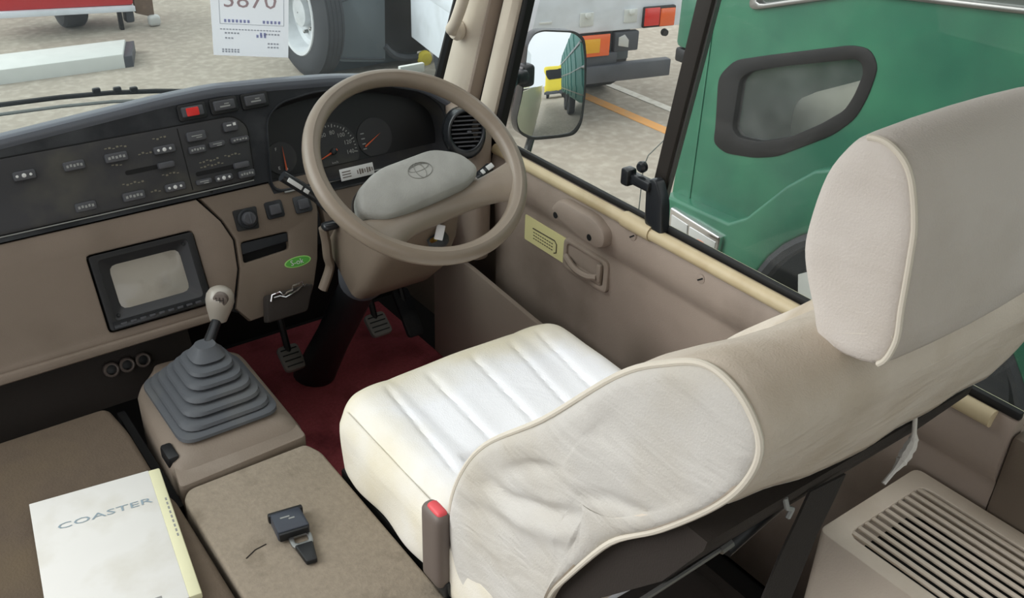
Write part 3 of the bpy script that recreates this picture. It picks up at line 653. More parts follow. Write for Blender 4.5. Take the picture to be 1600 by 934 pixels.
# ================================================================== steering column
N_ = Vector((0, -0.574, 0.819)); WC = Vector((0.866, 1.44, 0.81))
FWH = frame(WC, (1, 0, 0), (0, 0.819, 0.574))
sc = thing('steering_column', (0.866, 1.75, 0.35), 'beige steering column shroud with black stalks behind the steering wheel', 'steering column')
def ringc(t, a, b, dv=0.0, r=0.03):
    return [fp(FWH, p[0]+0.012, p[1]+dv, -t) for p in rnd([(-a, -b), (a, -b), (a, b), (-a, b)], r, 5)]
obj('shroud', B().loft([ringc(0.065, 0.045, 0.04, -0.03), ringc(0.08, 0.070, 0.055, -0.035), ringc(0.16, 0.088, 0.070, -0.03), ringc(0.27, 0.098, 0.085, -0.02), ringc(0.345, 0.098, 0.080, -0.01), ringc(0.375, 0.075, 0.06, 0.0)]), 'beige_d', sc)
obj('lower_collar', B().lathe([(0.050, -0.46), (0.058, -0.43), (0.058, -0.375), (0.045, -0.365)], FWH, 24), 'rubber', sc)
obj('shaft_boot', B().lathe([(0.055, -1.0), (0.05, -0.9), (0.044, -0.75), (0.042, -0.45)], FWH, 20), 'black', sc)
for (y0, z0) in ((0,0),):
    pass
ls = obj('left_stalk', B().tube([(0.80, 1.60, 0.622), (0.762, 1.645, 0.668), (0.745, 1.655, 0.692)], [0.006, 0.007, 0.009], 10).tube([(0.752, 1.652, 0.686), (0.722, 1.66, 0.715), (0.690, 1.668, 0.742)], [0.0105, 0.012, 0.0115], 12), 'satin', sc, label='black stalk with painted white shine and icons')
def facing(O, U, N):
    U = Vector(U).normalized(); N = Vector(N); N = (N-U*U.dot(N)).normalized(); return (Vector(O), U, N.cross(U), N)
SF = facing((0.712, 1.662, 0.722), (-0.73, 0.19, 0.66), (-0.30, -0.72, 0.60))
obj('white_band', B().box((0.004, 0.002, 0.0115), (0.034, 0.009, 0.003), 0.001, SF).box((-0.024, 0.002, 0.0115), (0.012, 0.008, 0.003), 0.001, SF), 'white_p', ls, kind='stuff')  # white bands paint in the glossy highlight together with the icons
rs = obj('right_stalk', B().tube([(0.95, 1.58, 0.60), (1.08, 1.64, 0.63), (1.165, 1.655, 0.643)], [0.006, 0.007, 0.008], 10).tube([(1.150, 1.655, 0.641), (1.188, 1.665, 0.650)], [0.010, 0.012], 12), 'satin', sc, label='black stalk with painted white shine and icons')
SF = facing((1.178, 1.662, 0.647), (0.98, 0.25, 0.2), (-0.4, -0.7, 0.55))
obj('white_band', B().box((0.006, 0.001, 0.0115), (0.020, 0.012, 0.003), 0.001, SF).box((-0.018, 0.001, 0.0105), (0.009, 0.011, 0.003), 0.001, SF), 'white_p', rs, kind='stuff')
for p in ((0.795, 1.655, 0.50), (0.82, 1.52, 0.53)):
    pass
obj('ignition_lock', B().lathe([(0.022, 0.0), (0.022, 0.03), (0.016, 0.036)], frame((0.892, 1.450, 0.640), (0.6, 0.8, 0), (0, 0.5, 0.86)), 16), 'charcoal', sc)
pb = obj('column_lever', B().tube(smooth_open([(0.756, 1.64, 0.622), (0.760, 1.64, 0.590), (0.761, 1.64, 0.556), (0.764, 1.64, 0.528), (0.744, 1.64, 0.482)]), 0.0125, 10, sq=(1, 0.75)), 'beige_d', sc)
obj('lever_grip', B().rbox((0.768, 1.632, 0.628), (0.018, 0.012, 0.008), 0.0075, (6, 6, 6)), 'satin', pb)
# key
ky = thing('ignition_key', (0.888, 1.43, 0.65), 'ignition key with a white tag hanging below the wheel spoke', 'key')
obj('tag', B().box((0, 0, 0), (0.017, 0.030, 0.004), 0.002, frame((0.893, 1.412, 0.671), (0.75, -0.5, -0.2), (0.45, 0.1, 0.9))), 'paper', ky)
obj('key_blade', B().tube([(0.884, 1.428, 0.648), (0.887, 1.418, 0.656)], 0.005, 8), 'brass', ky)

# ================================================================== steering wheel
sw_ = thing('steering_wheel', WC, 'large worn beige two spoke steering wheel with grey hub pad', 'steering wheel')
FW = frame(WC, (math.cos(R(7)), math.sin(R(7))*0.819, math.sin(R(7))*0.574), (-math.sin(R(7)), math.cos(R(7))*0.819, math.cos(R(7))*0.574))
rim = [(0.199*math.cos(2*math.pi*k/96), 0.199*math.sin(2*math.pi*k/96)) for k in range(96)]
rings = []
for k in range(97):
    a = 2*math.pi*k/96; ca, sa = math.cos(a), math.sin(a); ring = []
    for j in range(20):
        b = 2*math.pi*j/20; rr = 0.0165*(1.0 - (0.10 if j in (6, 14) else 0)); 
        ring.append(fp(FW, (0.2005+rr*math.cos(b))*ca, (0.2005+rr*math.cos(b))*sa, rr*1.08*math.sin(b)))
    rings.append(ring)
obj('rim', B().loft(rings, cap=False), 'wheel', sw_)
spk = B()
sec = []
for t in range(25):
    q = -1+2*t/24; f = abs(q)
    yc = -0.088-0.016*f**2; hw = 0.025+0.020*f**3; th = 0.019-0.005*f; zc = -0.036+0.034*f**1.5; row = []
    for j in range(16):
        y = yc+hw*math.cos(2*math.pi*j/16)
        row.append(fp(FW, q*math.sqrt(0.201**2-y*y), y, zc+th*math.sin(2*math.pi*j/16)))
    sec.append(row)
spk.loft(sec)
hubring = lambda s, n: [fp(FW, -0.014+p[0]*s, -0.042+p[1]*s*0.85, n) for p in rnd([(-0.14, -0.065), (0.14, -0.065), (0.10, 0.05), (-0.10, 0.05)], 0.035, 5)]
spk.loft([hubring(0.7, -0.075), hubring(1.0, -0.06), hubring(1.02, -0.030), hubring(0.9, -0.022)])
obj('spokes', spk, 'wheel', sw_)
def hubp(s, n, dy=0): return [fp(FW, -0.024+p[0]*s*1.07, -0.026+dy+p[1]*s*0.93*(0.96 if s < 1 else 1), n) for p in rnd([(-0.132, -0.030), (-0.100, -0.060), (0.090, -0.054), (0.128, -0.030), (0.112, 0.018), (0.065, 0.050), (-0.055, 0.050), (-0.110, 0.022)], 0.02, 5)]
hp = obj('hub_pad', B().loft([hubp(1.0, -0.052), hubp(1.01, -0.012), hubp(0.99, -0.004), hubp(0.955, 0.001), hubp(0.90, 0.0035), hubp(0.6, 0.007), hubp(0.2, 0.008)]), 'pad', sw_)
e1 = B(); FE = shift(FW, -0.012, -0.018, 0.0080)
obj('pad_seam', B().tube(hubp(1.015, -0.034), 0.0030, 6, closed=True), 'shell', hp)
e1.tube([fp(FE, 0.026*math.cos(2*math.pi*k/32), 0.0165*math.sin(2*math.pi*k/32)) for k in range(32)], 0.0009, 6, closed=True)
e1.tube([fp(FE, 0.010*math.cos(2*math.pi*k/24), 0.0165*math.sin(2*math.pi*k/24)) for k in range(24)], 0.0009, 6, closed=True)
e1.tube([fp(FE, 0.022*math.cos(2*math.pi*k/24), 0.006+0.007*math.sin(2*math.pi*k/24)) for k in range(24)], 0.0007, 6, closed=True)
obj('emblem', e1, mat('emblem_relief', '#74746f', 0.6), hp)

# ================================================================== pedals
def pedal(name, c, w_, h_, label, m='pedalp', arm=(0.0, 0.12, 0.25), tilt=35):
    t = thing(name, c, label, 'pedal')
    F = frame(c, (1, 0, 0), (0, math.cos(R(tilt)), math.sin(R(tilt))))
    pd = obj('pedal_pad', B().prism(rnd(rect(-w_/2, -h_/2, w_/2, h_/2), 0.014, 4), 0, 0.012, F, 0.004), m, t)
    for i in range(4): obj('tread_rib', B().box((0, -h_*0.32+i*h_*0.21, 0.0125), (w_*0.75, 0.003, 0.002), 0, F), 'charcoal', pd)
    obj('pedal_arm', B().tube([Vector(c)+Vector((0, 0.005, -0.004)), Vector(c)+Vector(arm)*0.5, Vector(c)+Vector(arm)], 0.009, 8), 'black', t)
pedal('clutch_pedal', (0.793, 1.975, 0.10), 0.058, 0.072, 'clutch pedal with worn grey rubber pad, leftmost of the three')
pedal('brake_pedal', (1.058, 1.995, 0.10), 0.062, 0.068, 'brake pedal with grey rubber pad between the column and accelerator')
pedal('accelerator_pedal', (1.155, 2.0, 0.105), 0.05, 0.14, 'long narrow accelerator pedal beside the kick panel', 'charcoal', tilt=50)

# ================================================================== driver's seat
se = thing('driver_seat', (0.845, 0.95, 0.0), 'driver seat in off white cloth covers with side bolster and headrest', 'seat')
GX = [(0.678, 0.655), (0.765, 0.750), (0.865, 0.838), (0.955, 0.915), (1.02, 0.985)]
CC = Vector((0.845, 1.03, 0.385)); CH = (0.262, 0.285, 0.088)
def cdisp(w, d):
    x, y, z = w
    # tapered plan: rounded front corners, slight narrowing
    ax_ = abs(x)/CH[0]; fy = y/CH[1]
    if fy > 0.45: y -= 0.030*((fy-0.45)/0.55)*ax_**4
    if d.z > 0.2:
        X, Y = CC.x+x, CC.y+y
        z += 0.012*(1-min(1, ax_)**2) * 0.6
        z += -0.014*max(0, -fy)                      # dips to the back
        edge = max(0, (ax_-0.55)/0.45)
        z += 0.010*math.sin(min(1, edge)*math.pi)*0.8
        if 0.985 < Y < 1.27 :
            f = (1.25-Y)/0.25
            for a, b in GX:
                gx = a+(b-a)*f
                fade = min(1, (1.27-Y)/0.03, max(0, (Y-0.985)/0.03))
                z -= 0.0036*fade*math.exp(-((X-gx)/0.005)**2)
                z += 0.0010*fade*math.exp(-((X-gx-0.018)/0.012)**2)
        if 0.68 < X < 1.0: z -= 0.005*math.exp(-((Y-1.015)/0.007)**2)
        z += 0.0012*math.sin(X*31+Y*17)*math.sin(Y*41-X*13)
    elif d.x < -0.3:
        f = (z+CH[2])/(2*CH[2])
        x += 0.004*math.sin(y*38+z*30)*(1-f) - 0.004*math.sin(f*math.pi)
    return Vector((x, y, z))
cu = obj('cushion', B().rbox(CC, CH, 0.050, (110, 100, 14), disp=cdisp), 'seat', se)
# move texture origin: object coordinates are relative to the seat base, so shift with a helper offset handled in the material
edge_pts = []
for k in range(60):
    t = k/59
    if t < 0.55: p = (CC.x-0.250, CC.y-0.24+0.46*t/0.55)
    else:
        a = (t-0.55)/0.45; p = (CC.x-0.250+0.05*(1-math.cos(min(1, a*2.5)*math.pi/2)) + 0.40*max(0, a-0.4)/0.6, CC.y+0.22+0.036*math.sin(min(1, a*2.5)*math.pi/2))
    edge_pts.append((p[0], p[1], CC.z+CH[2]-0.010))
obj('seam', B().tube(edge_pts[:34], 0.0022, 6), 'seat', cu)
# backrest: the side profile (y, z) carried across the width
PRO = [(0.800, 0.345), (0.872, 0.365), (0.903, 0.42), (0.908, 0.50), (0.880, 0.590), (0.821, 0.685), (0.705, 0.803), (0.585, 0.936), (0.519, 0.988), (0.472, 1.012), (0.430, 1.004), (0.400, 0.972), (0.402, 0.930), (0.430, 0.874), (0.495, 0.789), (0.567, 0.709), (0.640, 0.590), (0.672, 0.525), (0.70, 0.42), (0.745, 0.36)]
SM = smooth_closed(PRO, 7)
cen_ = Vector((0.62, 0.74))
def prof_ring(x, s, front=0.0, bul=None, lift=0.0):
    out = []
    for p in SM:
        d = (p-cen_); L_ = d.length
        q = cen_ + d*max(0.01, (L_-s)/L_)
        nrm = Vector((0.78, 0.62)); 
        f = max(0, d.normalized().dot(nrm))
        q = q - nrm*front*f
        out.append(Vector((x, q.x, q.y + lift*max(0, (q.y-0.8)/0.2))))
    return out
st_x = [(0.5800, 0.055, 0, 0), (0.5790, 0.030, 0, 0), (0.5815, 0.014, 0, 0), (0.5865, 0.006, 0, 0), (0.594, 0.001, 0, 0), (0.606, 0, 0, 0), (0.63, 0, 0, 0), (0.66, 0.0, 0.01, 0.0), (0.70, 0, 0.03, 0.0), (0.76, 0, 0.045, 0.0), (0.845, 0, 0.05, 0.0), (0.93, 0, 0.045, 0), (0.99, 0, 0.03, 0), (1.03, 0, 0.01, 0), (1.06, 0, 0, 0), (1.085, 0.0, 0, 0), (1.098, 0.006, 0, 0), (1.104, 0.016, 0, 0), (1.106, 0.05, 0, 0)]
bk = B()
rings = [prof_ring(x, s, f, None, l) for x, s, f, l in st_x]
bk.loft(rings, cap=False)
FOLDS = [([(0.805, 0.635), (0.748, 0.646), (0.67, 0.683), (0.592, 0.738)], -0.008, 0.010), ([(0.621, 0.745), (0.574, 0.775), (0.525, 0.794), (0.506, 0.796)], -0.006, 0.009), ([(0.763, 0.683), (0.712, 0.727), (0.664, 0.763)], -0.005, 0.012), ([(0.817, 0.50), (0.76, 0.492), (0.72, 0.489)], -0.004, 0.007), ([(0.79, 0.615), (0.73, 0.622), (0.66, 0.655), (0.60, 0.70)], 0.006, 0.012), ([(0.621, 0.856), (0.599, 0.849), (0.573, 0.849)], -0.003, 0.010), ([(0.86, 0.56), (0.80, 0.58), (0.74, 0.60)], -0.004, 0.012)]
def fold(y, z):
    r = 0; p = Vector((y, z))
    for pl_, amp, w_ in FOLDS:
        best = 9; bt = 0
        for i in range(len(pl_)-1):
            a, b = Vector(pl_[i]), Vector(pl_[i+1]); ab = b-a; t = max(0, min(1, (p-a).dot(ab)/ab.dot(ab)))
            d = (p-a-ab*t).length
            if d < best: best = d; bt = (i+t)/(len(pl_)-1)
        r += amp*math.exp(-(best/w_)**2)*(0.35+0.65*math.sin(math.pi*min(1, max(0, bt*0.9+0.1))))
    return r + 0.0015*math.sin(y*37+z*23)*math.sin(z*31-y*11)
def capgrid(bk, ring, x, bul, fold_on=False):
    c = sum(ring, Vector())/len(ring); seq = [ring]; N = 22
    for i in range(1, N):
        f = 1-i/N
        row = []
        for p in ring:
            y, z = c.y+(p.y-c.y)*f, c.z+(p.z-c.z)*f
            dx = bul*(1-f)
            if fold_on: dx -= fold(y, z)*min(1, (1-f)/0.12)
            row.append(Vector((x+dx, y, z)))
        seq.append(row)
    bk.loft(seq, cap=False)
    t = bmesh.new(); m = sum(seq[-1], Vector())/len(ring); cv_ = t.verts.new(m); vs_ = [t.verts.new(p) for p in seq[-1]]
    for i in range(len(vs_)): t.faces.new((vs_[i], vs_[(i+1) % len(vs_)], cv_))
    bk.add(t)
capgrid(bk, rings[0], 0.5800, -0.0015, True); capgrid(bk, rings[-1], 1.106, 0.004)
bmesh.ops.remove_doubles(bk.bm, verts=bk.bm.verts[:], dist=1e-5)
bmesh.ops.recalc_face_normals(bk.bm, faces=bk.bm.faces[:])
br = obj('backrest', bk, 'cloth', se)
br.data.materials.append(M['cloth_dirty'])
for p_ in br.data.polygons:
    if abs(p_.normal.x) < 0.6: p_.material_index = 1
pipe = [Vector((0.5875, p.x, p.y)) for p in smooth_closed(PRO, 6)]
k0 = 5*6; k1 = 17*6
pts = []
for p in pipe[18:k1+4]:
    d = Vector((0, p.y-cen_.x, p.z-cen_.y)); L_ = d.length
    pts.append(Vector((0.5868, cen_.x+(p.y-cen_.x)*(L_-0.003)/L_, cen_.y+(p.z-cen_.y)*(L_-0.003)/L_)))
obj('piping', B().tube(pts, 0.0038, 8), 'piping', br)
# cover wrinkles: raised folds on the side panel
for a in ([(0.560, 0.83), (0.60, 0.70), (0.62, 0.62)],):
    pass
shl = [(0.53, 0.800), (0.449, 0.800), (0.452, 0.785), (0.500, 0.700), (0.655, 0.515), (0.70, 0.44), (0.72, 0.47), (0.62, 0.66)]
obj('back_shell', B().loft([[Vector((x, p[0], p[1])) for p in shl] for x in (0.602, 0.7, 0.9, 1.088)]), 'shell', se)
def drop(a, b):
    x = 0.590+(1.098-0.590)*a; f = min(1, (x-0.590)/0.20)
    top = Vector((0.404, 0.955)); bot = Vector((0.428, 0.879)).lerp(Vector((0.448, 0.817)), f)
    p = top.lerp(bot, b); bow = 0.006*math.sin(b*math.pi)
    return Vector((x, p.x-bow-0.004*f+0.0015*math.sin(x*50)*b, p.y))
obj('rear_drape', B().grid(drop, 40, 10), 'cloth_dirty', se, solid=0.003)
obj('hem', B().tube([drop(k/24, 1.0) for k in range(25)], 0.0032, 8), 'cloth', se)
obj('seat_rod', B().tube([(0.56, 0.496, 0.694), (0.64, 0.496, 0.698), (0.70, 0.496, 0.702)], 0.0035, 8).tube([(0.690, 0.495, 0.701), (0.708, 0.495, 0.703)], 0.0055, 8), 'steel', se, label='thin steel rod')
obj('rod_clip', B().tube([(0.724, 0.450, 0.797), (0.728, 0.447, 0.782), (0.738, 0.447, 0.776), (0.735, 0.448, 0.764)], 0.0032, 6), 'grey_p', se)
obj('recliner_bar', B().tube([(0.705, 0.503, 0.690), (0.75, 0.503, 0.705), (0.81, 0.503, 0.722)], 0.013, 10), 'black', se)
sb = B().box((0.83, 0.90, 0.17), (0.36, 0.66, 0.24), 0.02); sb.lathe([(0.12, 0), (0.13, 0.1), (0.12, 0.2), (0.13, 0.28), (0.10, 0.30)], frame((0.84, 0.70, 0.02), (1, 0, 0), (0, 1, 0)), 24)
obj('seat_base', sb, 'shell', se)
# headrest
HPR = [(0.447, 1.000), (0.466, 1.03), (0.487, 1.075), (0.490, 1.11), (0.482, 1.165), (0.464, 1.200), (0.448, 1.212), (0.425, 1.212), (0.402, 1.195), (0.386, 1.155), (0.381, 1.12), (0.377, 1.075), (0.374, 1.035), (0.39, 1.005)]
HS = smooth_closed(HPR, 4); hc = Vector((0.432, 1.11))
def hring(x, s):
    return [Vector((x, hc.x+(p.x-hc.x)*(1-s), hc.y+(p.y-hc.y)*(1-s*0.6))) for p in HS]
hb_ = B(); rings = [hring(x, s) for x, s in ((0.717, 0.5), (0.7165, 0.25), (0.7185, 0.10), (0.722, 0.035), (0.728, 0.0), (0.745, -0.02), (0.80, -0.05), (0.86, -0.06), (0.92, -0.05), (0.975, -0.02), (0.990, 0.0), (0.996, 0.04), (0.999, 0.12), (1.0, 0.3))]
hb_.loft(rings, cap=True)
hr = obj('headrest', hb_, 'cloth_h', se)
hp_pts = [Vector((0.7215, hc.x+(p.x-hc.x)*0.985, hc.y+(p.y-hc.y)*0.99)) for p in smooth_closed(HPR, 6)[6*6:13*6]]
obj('piping', B().tube(hp_pts, 0.0030, 8), 'piping', hr)
obj('headrest_hem', B().tube([(0.722, 0.452, 1.008), (0.7195, 0.43, 1.022), (0.7195, 0.40, 1.036), (0.722, 0.378, 1.044)], 0.0028, 6), 'piping', hr)
tp = smooth_open([(0.952, 0.447, 0.818), (0.957, 0.444, 0.790), (0.957, 0.442, 0.775), (0.945, 0.441, 0.757), (0.932, 0.440, 0.747), (0.911, 0.440, 0.732)], 5)
obj('cover_tie', B().tube(tp, [0.0030+0.0060*max(0, math.sin(math.pi*min(1, max(0, (k/(len(tp)-1)-0.25)/0.6))))*(0.85+0.15*math.sin(k*2.3)) for k in range(len(tp))], 8), 'cloth', se, label='white cloth tie')
obj('gap_shade', B().box((0.612, 1.02, 0.16), (0.04, 0.54, 0.30), 0.004), 'void', se)  # black box painting in the shade of the gap beside the cushion
bu = obj('belt_buckle', B().rbox((0.574, 0.925, 0.425), (0.014, 0.027, 0.075), 0.012, (6, 8, 10)), 'buckle', se)
obj('release_button', B().rbox((0.575, 0.923, 0.492), (0.010, 0.019, 0.012), 0.008, (6, 6, 4)), 'redbtn', bu)
obj('buckle_stem', B().box((0.5775, 0.915, 0.348), (0.014, 0.04, 0.032), 0.005), 'satin', bu)

# ================================================================== belt webbing, heater box
sbw = thing('seat_belt', (0.85, 0.52, 0.3), 'dark seat belt webbing hanging behind the driver seat', 'seat belt')
obj('webbing', B().loft([[Vector((x0, y, z)), Vector((x0+w_, y, z-0.006)), Vector((x0+w_, y+0.003, z-0.006)), Vector((x0, y+0.003, z))] for x0, w_, y, z in ((0.769, 0.066, 0.4488, 0.783), (0.758, 0.066, 0.4495, 0.745), (0.745, 0.066, 0.4515, 0.70), (0.722, 0.068, 0.448, 0.64), (0.66, 0.07, 0.438, 0.48), (0.64, 0.07, 0.432, 0.25))]), 'webbing', sbw)
hx = thing('heater_box', (1.14, 0.3, 0.0), 'beige heater box with a slatted grille on the floor behind the seat', 'heater')
HO = rect(1.045, 0.12, 1.235, 0.536)
obj('housing', B().prism(rnd(rect(1.016, 0.05, 1.265, 0.566), 0.015, 4), 0.0, 0.5, WORLD, 0.012, holes=[rnd(HO, 0.02, 4)], seg=3), 'heater', hx)
obj('grille_void', B().box((1.14, 0.33, 0.43), (0.20, 0.43, 0.02)), 'void', hx)
for k in range(11):
    x = 1.0565+k*0.0168
    obj('slat', B().box((x, 0.328, 0.4970), (0.0082, 0.416, 0.005), 0.002), 'heater', hx)

# ================================================================== small things on the floor cover
bo = thing('manual_book', (0.16, 1.28, 0.33), 'white owner manual with pale blue title lying on the floor cover', 'book')
FB = frame((0.307, 1.439, 0.331), (0.991, -0.135, 0), (0.135, 0.991, 0))
obj('pages', B().box((-0.105, -0.165, 0.006), (0.206, 0.322, 0.010), 0.001, FB), 'paper', bo)
bc = obj('front_cover', B().box((-0.116, -0.165, 0.0125), (0.196, 0.33, 0.0025), 0.001, FB), 'bookw', bo)
obj('spine', B().box((-0.009, -0.165, 0.007), (0.021, 0.33, 0.0135), 0.003, FB), 'bookc', bo)
obj('title', B().text('COASTER', 0.026, (fp(FB, -0.026, -0.088, 0.0138), FB[1]*1.35, FB[2]*0.75, FB[3]), 'RIGHT'), 'blueink', bc)
mk = B()
for i in range(4): mk.box((-0.06-i*0.016, -0.312, 0.014), (0.010, 0.007, 0.0004), 0, FB)
for i in range(9): mk.box((-0.005, -0.09-i*0.012, 0.0139), (0.003, 0.007, 0.0003), 0, FB)
obj('printing', mk, 'grey_p', bc, kind='stuff')
lb = thing('lap_belt_buckle', (0.44, 1.19, 0.33), 'black lap belt buckle with steel tongue lying on the floor cover', 'buckle')
FL = frame((0.441, 1.178, 0.331), (0.985, -0.17, 0), (0.17, 0.985, 0))
obj('buckle_body', B().prism(rnd([(-0.026, -0.024), (0.028, -0.024), (0.024, 0.026), (-0.028, 0.026)], 0.005, 3), 0.0, 0.020, FL, 0.004), mat('slate_plastic', '#353a44', 0.35), lb)
obj('cap', B().box((-0.001, 0.026, 0.010), (0.060, 0.010, 0.018), 0.003, FL), 'black', lb); obj('mouth', B().box((0.0, -0.026, 0.010), (0.050, 0.006, 0.016), 0.002, FL), 'black', lb)
obj('buckle_mark', B().box((-0.006, 0.008, 0.0203), (0.016, 0.003, 0.0006), 0, FL).box((0.004, 0.002, 0.0203), (0.010, 0.003, 0.0006), 0, FL), 'grey_p', lb)
FT = shift(FL, 0.008, -0.030, 0.001)
obj('tongue', B().prism(rnd([(-0.020, 0.004), (0.020, 0.004), (0.018, -0.022), (0.010, -0.030), (-0.010, -0.030), (-0.018, -0.022)], 0.008, 3), 0.002, 0.006, FT, 0.0015, holes=[rnd(rect(-0.011, -0.016, 0.011, 0.0), 0.004, 2)]), 'steel', lb)
obj('strap_end', B().prism(rnd([(-0.015, -0.022), (0.016, -0.022), (0.011, -0.066), (-0.007, -0.066)], 0.003, 2), 0.001, 0.009, FT, 0.003), 'black', lb)

# ================================================================== things on the windscreen and dash top
pa = thing('paper_notice', (0.85, 2.165, 0.826), 'white printed paper sheet stuck inside the windscreen', 'paper')
FP = frame((0.769, 2.195, 0.839), (0.157, -0.066, -0.013), (-0.004, -0.093, 0.226))
obj('sheet', B().grid(lambda a, b: fp(FP, 0.170*a, 0.26*b, 0.0), 6, 6), 'sheet', pa)
nb = B(); nb.text('3870', 0.060, shift(FP, 0.085, 0.1335, 0.0008), 'CENTER'); obj('number', nb, 'ink_brown', pa)
ln = B()
for a, b, c, d in ((0.018, 0.088, 0.160, 0.0892), (0.018, 0.088, 0.0192, 0.175), (0.1588, 0.088, 0.160, 0.175)): ln.box(((a+c)/2, (b+d)/2, 0.0010), (abs(c-a), abs(d-b), 0.0004), 0, FP)
for v, u0, n_ in ((0.074, 0.020, 20), (0.064, 0.030, 5), (0.064, 0.120, 5), (0.050, 0.030, 3), (0.038, 0.125, 4), (0.028, 0.125, 4), (0.018, 0.022, 6), (0.012, 0.022, 6)):
    for k in range(n_): ln.box((u0+k*0.0068, v, 0.0010), (0.0046, 0.0042 if n_ < 20 else 0.003, 0.0004), 0, FP)
obj('printing', ln, 'ink_grey', pa, kind='stuff')
sp_ = B()
for u, v, n_ in ((0.03, 0.097, 7), (0.115, 0.097, 5), (0.10, 0.058, 3), (0.108, 0.064, 2)):
    for k in range(n_): sp_.box((u+k*0.0085, v, 0.0011), (0.005, 0.008, 0.0004), 0, FP)
obj('stamp_printing', sp_, 'ink_blue', pa, kind='stuff')
obj('dash_card', B().box((1.205, 2.03, 0.782), (0.070, 0.012, 0.022), 0.002), 'bookw', label='small cream card standing on the dashboard top behind the wheel rim', cat='card')
wp = thing('windscreen_wiper', (0.5, 2.34, 0.70), 'black windscreen wiper resting along the bottom edge of the glass', 'wiper')
wpts = [(0.30, 2.375, 0.745), (0.45, 2.365, 0.743), (0.56, 2.345, 0.741), (0.66, 2.315, 0.737), (0.72, 2.295, 0.732)]
obj('wiper_arm', B().tube(wpts, 0.006, 8), 'black', wp)
obj('wiper_blade', B().tube([(x, y-0.012, z-0.018) for x, y, z in wpts[:-1]], 0.004, 6), 'grey_p', wp)
for x, y, z in ((0.53, 2.345, 0.752), (0.575, 2.335, 0.750), (0.61, 2.325, 0.747)): obj('arm_clip', B().box((x, y, z), (0.018, 0.012, 0.012), 0.003), 'black', wp)

# ================================================================== side mirror outside the window
FM = (Vector((1.587, 1.95, 0.705)), Vector((0.95266, -0.30404, 0)), Vector((0.0448, 0.14038, 0.98908)), Vector((-0.30072, -0.94226, 0.14735)))
sm = thing('side_mirror', (1.587, 1.95, 0.55), 'black framed rounded side mirror outside the front window pane', 'mirror')
mo = rnd([(-0.064, 0.108), (-0.045, 0.134), (-0.02, 0.140), (0.070, 0.132), (0.097, 0.112), (0.103, 0.06), (0.102, -0.03), (0.092, -0.115), (0.072, -0.146), (0.03, -0.150), (-0.055, -0.150), (-0.092, -0.128), (-0.100, -0.095), (-0.082, -0.02)], 0.018, 4)
mi = [((p[0]-0.004)*0.95+0.001, (p[1]+0.005)*0.955-0.003) for p in mo]
obj('housing', B().prism(mo, -0.045, 0.004, FM, 0.006, holes=[mi], seg=3), 'satin', sm)
RM = 1.0
def dome(p, s): return fp(FM, 0.002+(p[0]-0.002)*s, -0.005+(p[1]+0.005)*s, 0.012-(((p[0]-0.002)*s)**2+((p[1]+0.005)*s)**2)/(2*RM))
mg = B().loft([[dome(p, s_) for p in mi] for s_ in (1, 0.9, 0.8, 0.7, 0.6, 0.5, 0.4, 0.3, 0.2, 0.1, 0.02)], cap=True)
obj('mirror_glass', mg, 'mirror', sm)
obj('housing_back', B().prism(mi, -0.05, -0.035, FM, 0.0), 'satin', sm)
am = obj('arm', B().tube([(1.30, 1.80, 0.755), (1.40, 1.88, 0.745), (1.50, 1.985, 0.735), (1.56, 2.01, 0.715)], 0.014, 10), 'satin', sm)
obj('clamp', B().rbox((1.512, 1.965, 0.735), (0.022, 0.02, 0.030), 0.012, (6, 6, 6)), 'satin', am)
obj('clamp_pivot', B().rbox((1.47, 1.94, 0.742), (0.030, 0.016, 0.018), 0.012, (6, 6, 6)), 'satin', am)
obj('lower_stay', B().tube([(1.57, 1.99, 0.60), (1.555, 1.985, 0.54), (1.53, 1.975, 0.49), (1.42, 1.9, 0.40), (1.345, 1.85, 0.36)], 0.011, 8), 'satin', sm)

# ================================================================== white truck seen from behind
FTk = frame((4.447, 4.2, 0), (math.cos(R(12)), -math.sin(R(12)), 0), (0, 0, 1))
ta = thing('white_flatbed_truck', fp(FTk, -0.7, -0.6, -0.5), 'white flatbed truck seen from behind with red and orange tail lamps', 'truck')
tb = B().box((-0.675, 0.17, -0.03), (1.39, 0.36, 0.06), 0.01, FTk)
obj('rear_gate', tb, 'truckw', ta)
obj('bed', B().box((-0.675, 0.10, -0.62), (1.39, 0.10, 1.15), 0.01, FTk).box((-1.35, 0.05, -0.62), (0.03, 0.66, 1.15), 0.005, FTk).box((-0.0, 0.25, -0.62), (0.03, 0.45, 1.15), 0.005, FTk), 'truckw', ta)
cb = obj('front_gate', B().box((-0.675, 0.6, -0.69), (1.34, 1.0, 0.03), 0.01, FTk), 'truckw', ta)
if False: obj('cab', B().prism(rnd([(1.20, -0.05), (2.1, -0.05), (2.05, 0.6), (1.85, 1.35), (1.25, 1.40)], 0.1), -1.36, 0.01, frame(FTk[0], -FTk[3], (0, 0, 1)) if False else (FTk[0], -FTk[3], FTk[2], FTk[1]), 0.04), 'truckw', ta)
for u in (-1.30, -0.68, -0.38): obj('gate_hinge', B().box((u, 0.075, 0.004), (0.09, 0.08, 0.012), 0.004, FTk).lathe([(0.018, 0), (0.018, 0.02), (0.008, 0.026)], shift(FTk, u, 0.10, 0.008), 12), 'concrete', ta)
obj('step_plate', B().box((-0.95, 0.075, 0.003), (0.08, 0.012, 0.01), 0.002, FTk), 'white_p', ta)
tl = obj('tail_lamp', B().box((-0.182, 0.058, 0.006), (0.225, 0.125, 0.03), 0.008, FTk), 'black', ta)
obj('red_lens', B().box((-0.238, 0.062, 0.022), (0.105, 0.108, 0.012), 0.005, FTk), 'lampr', tl)
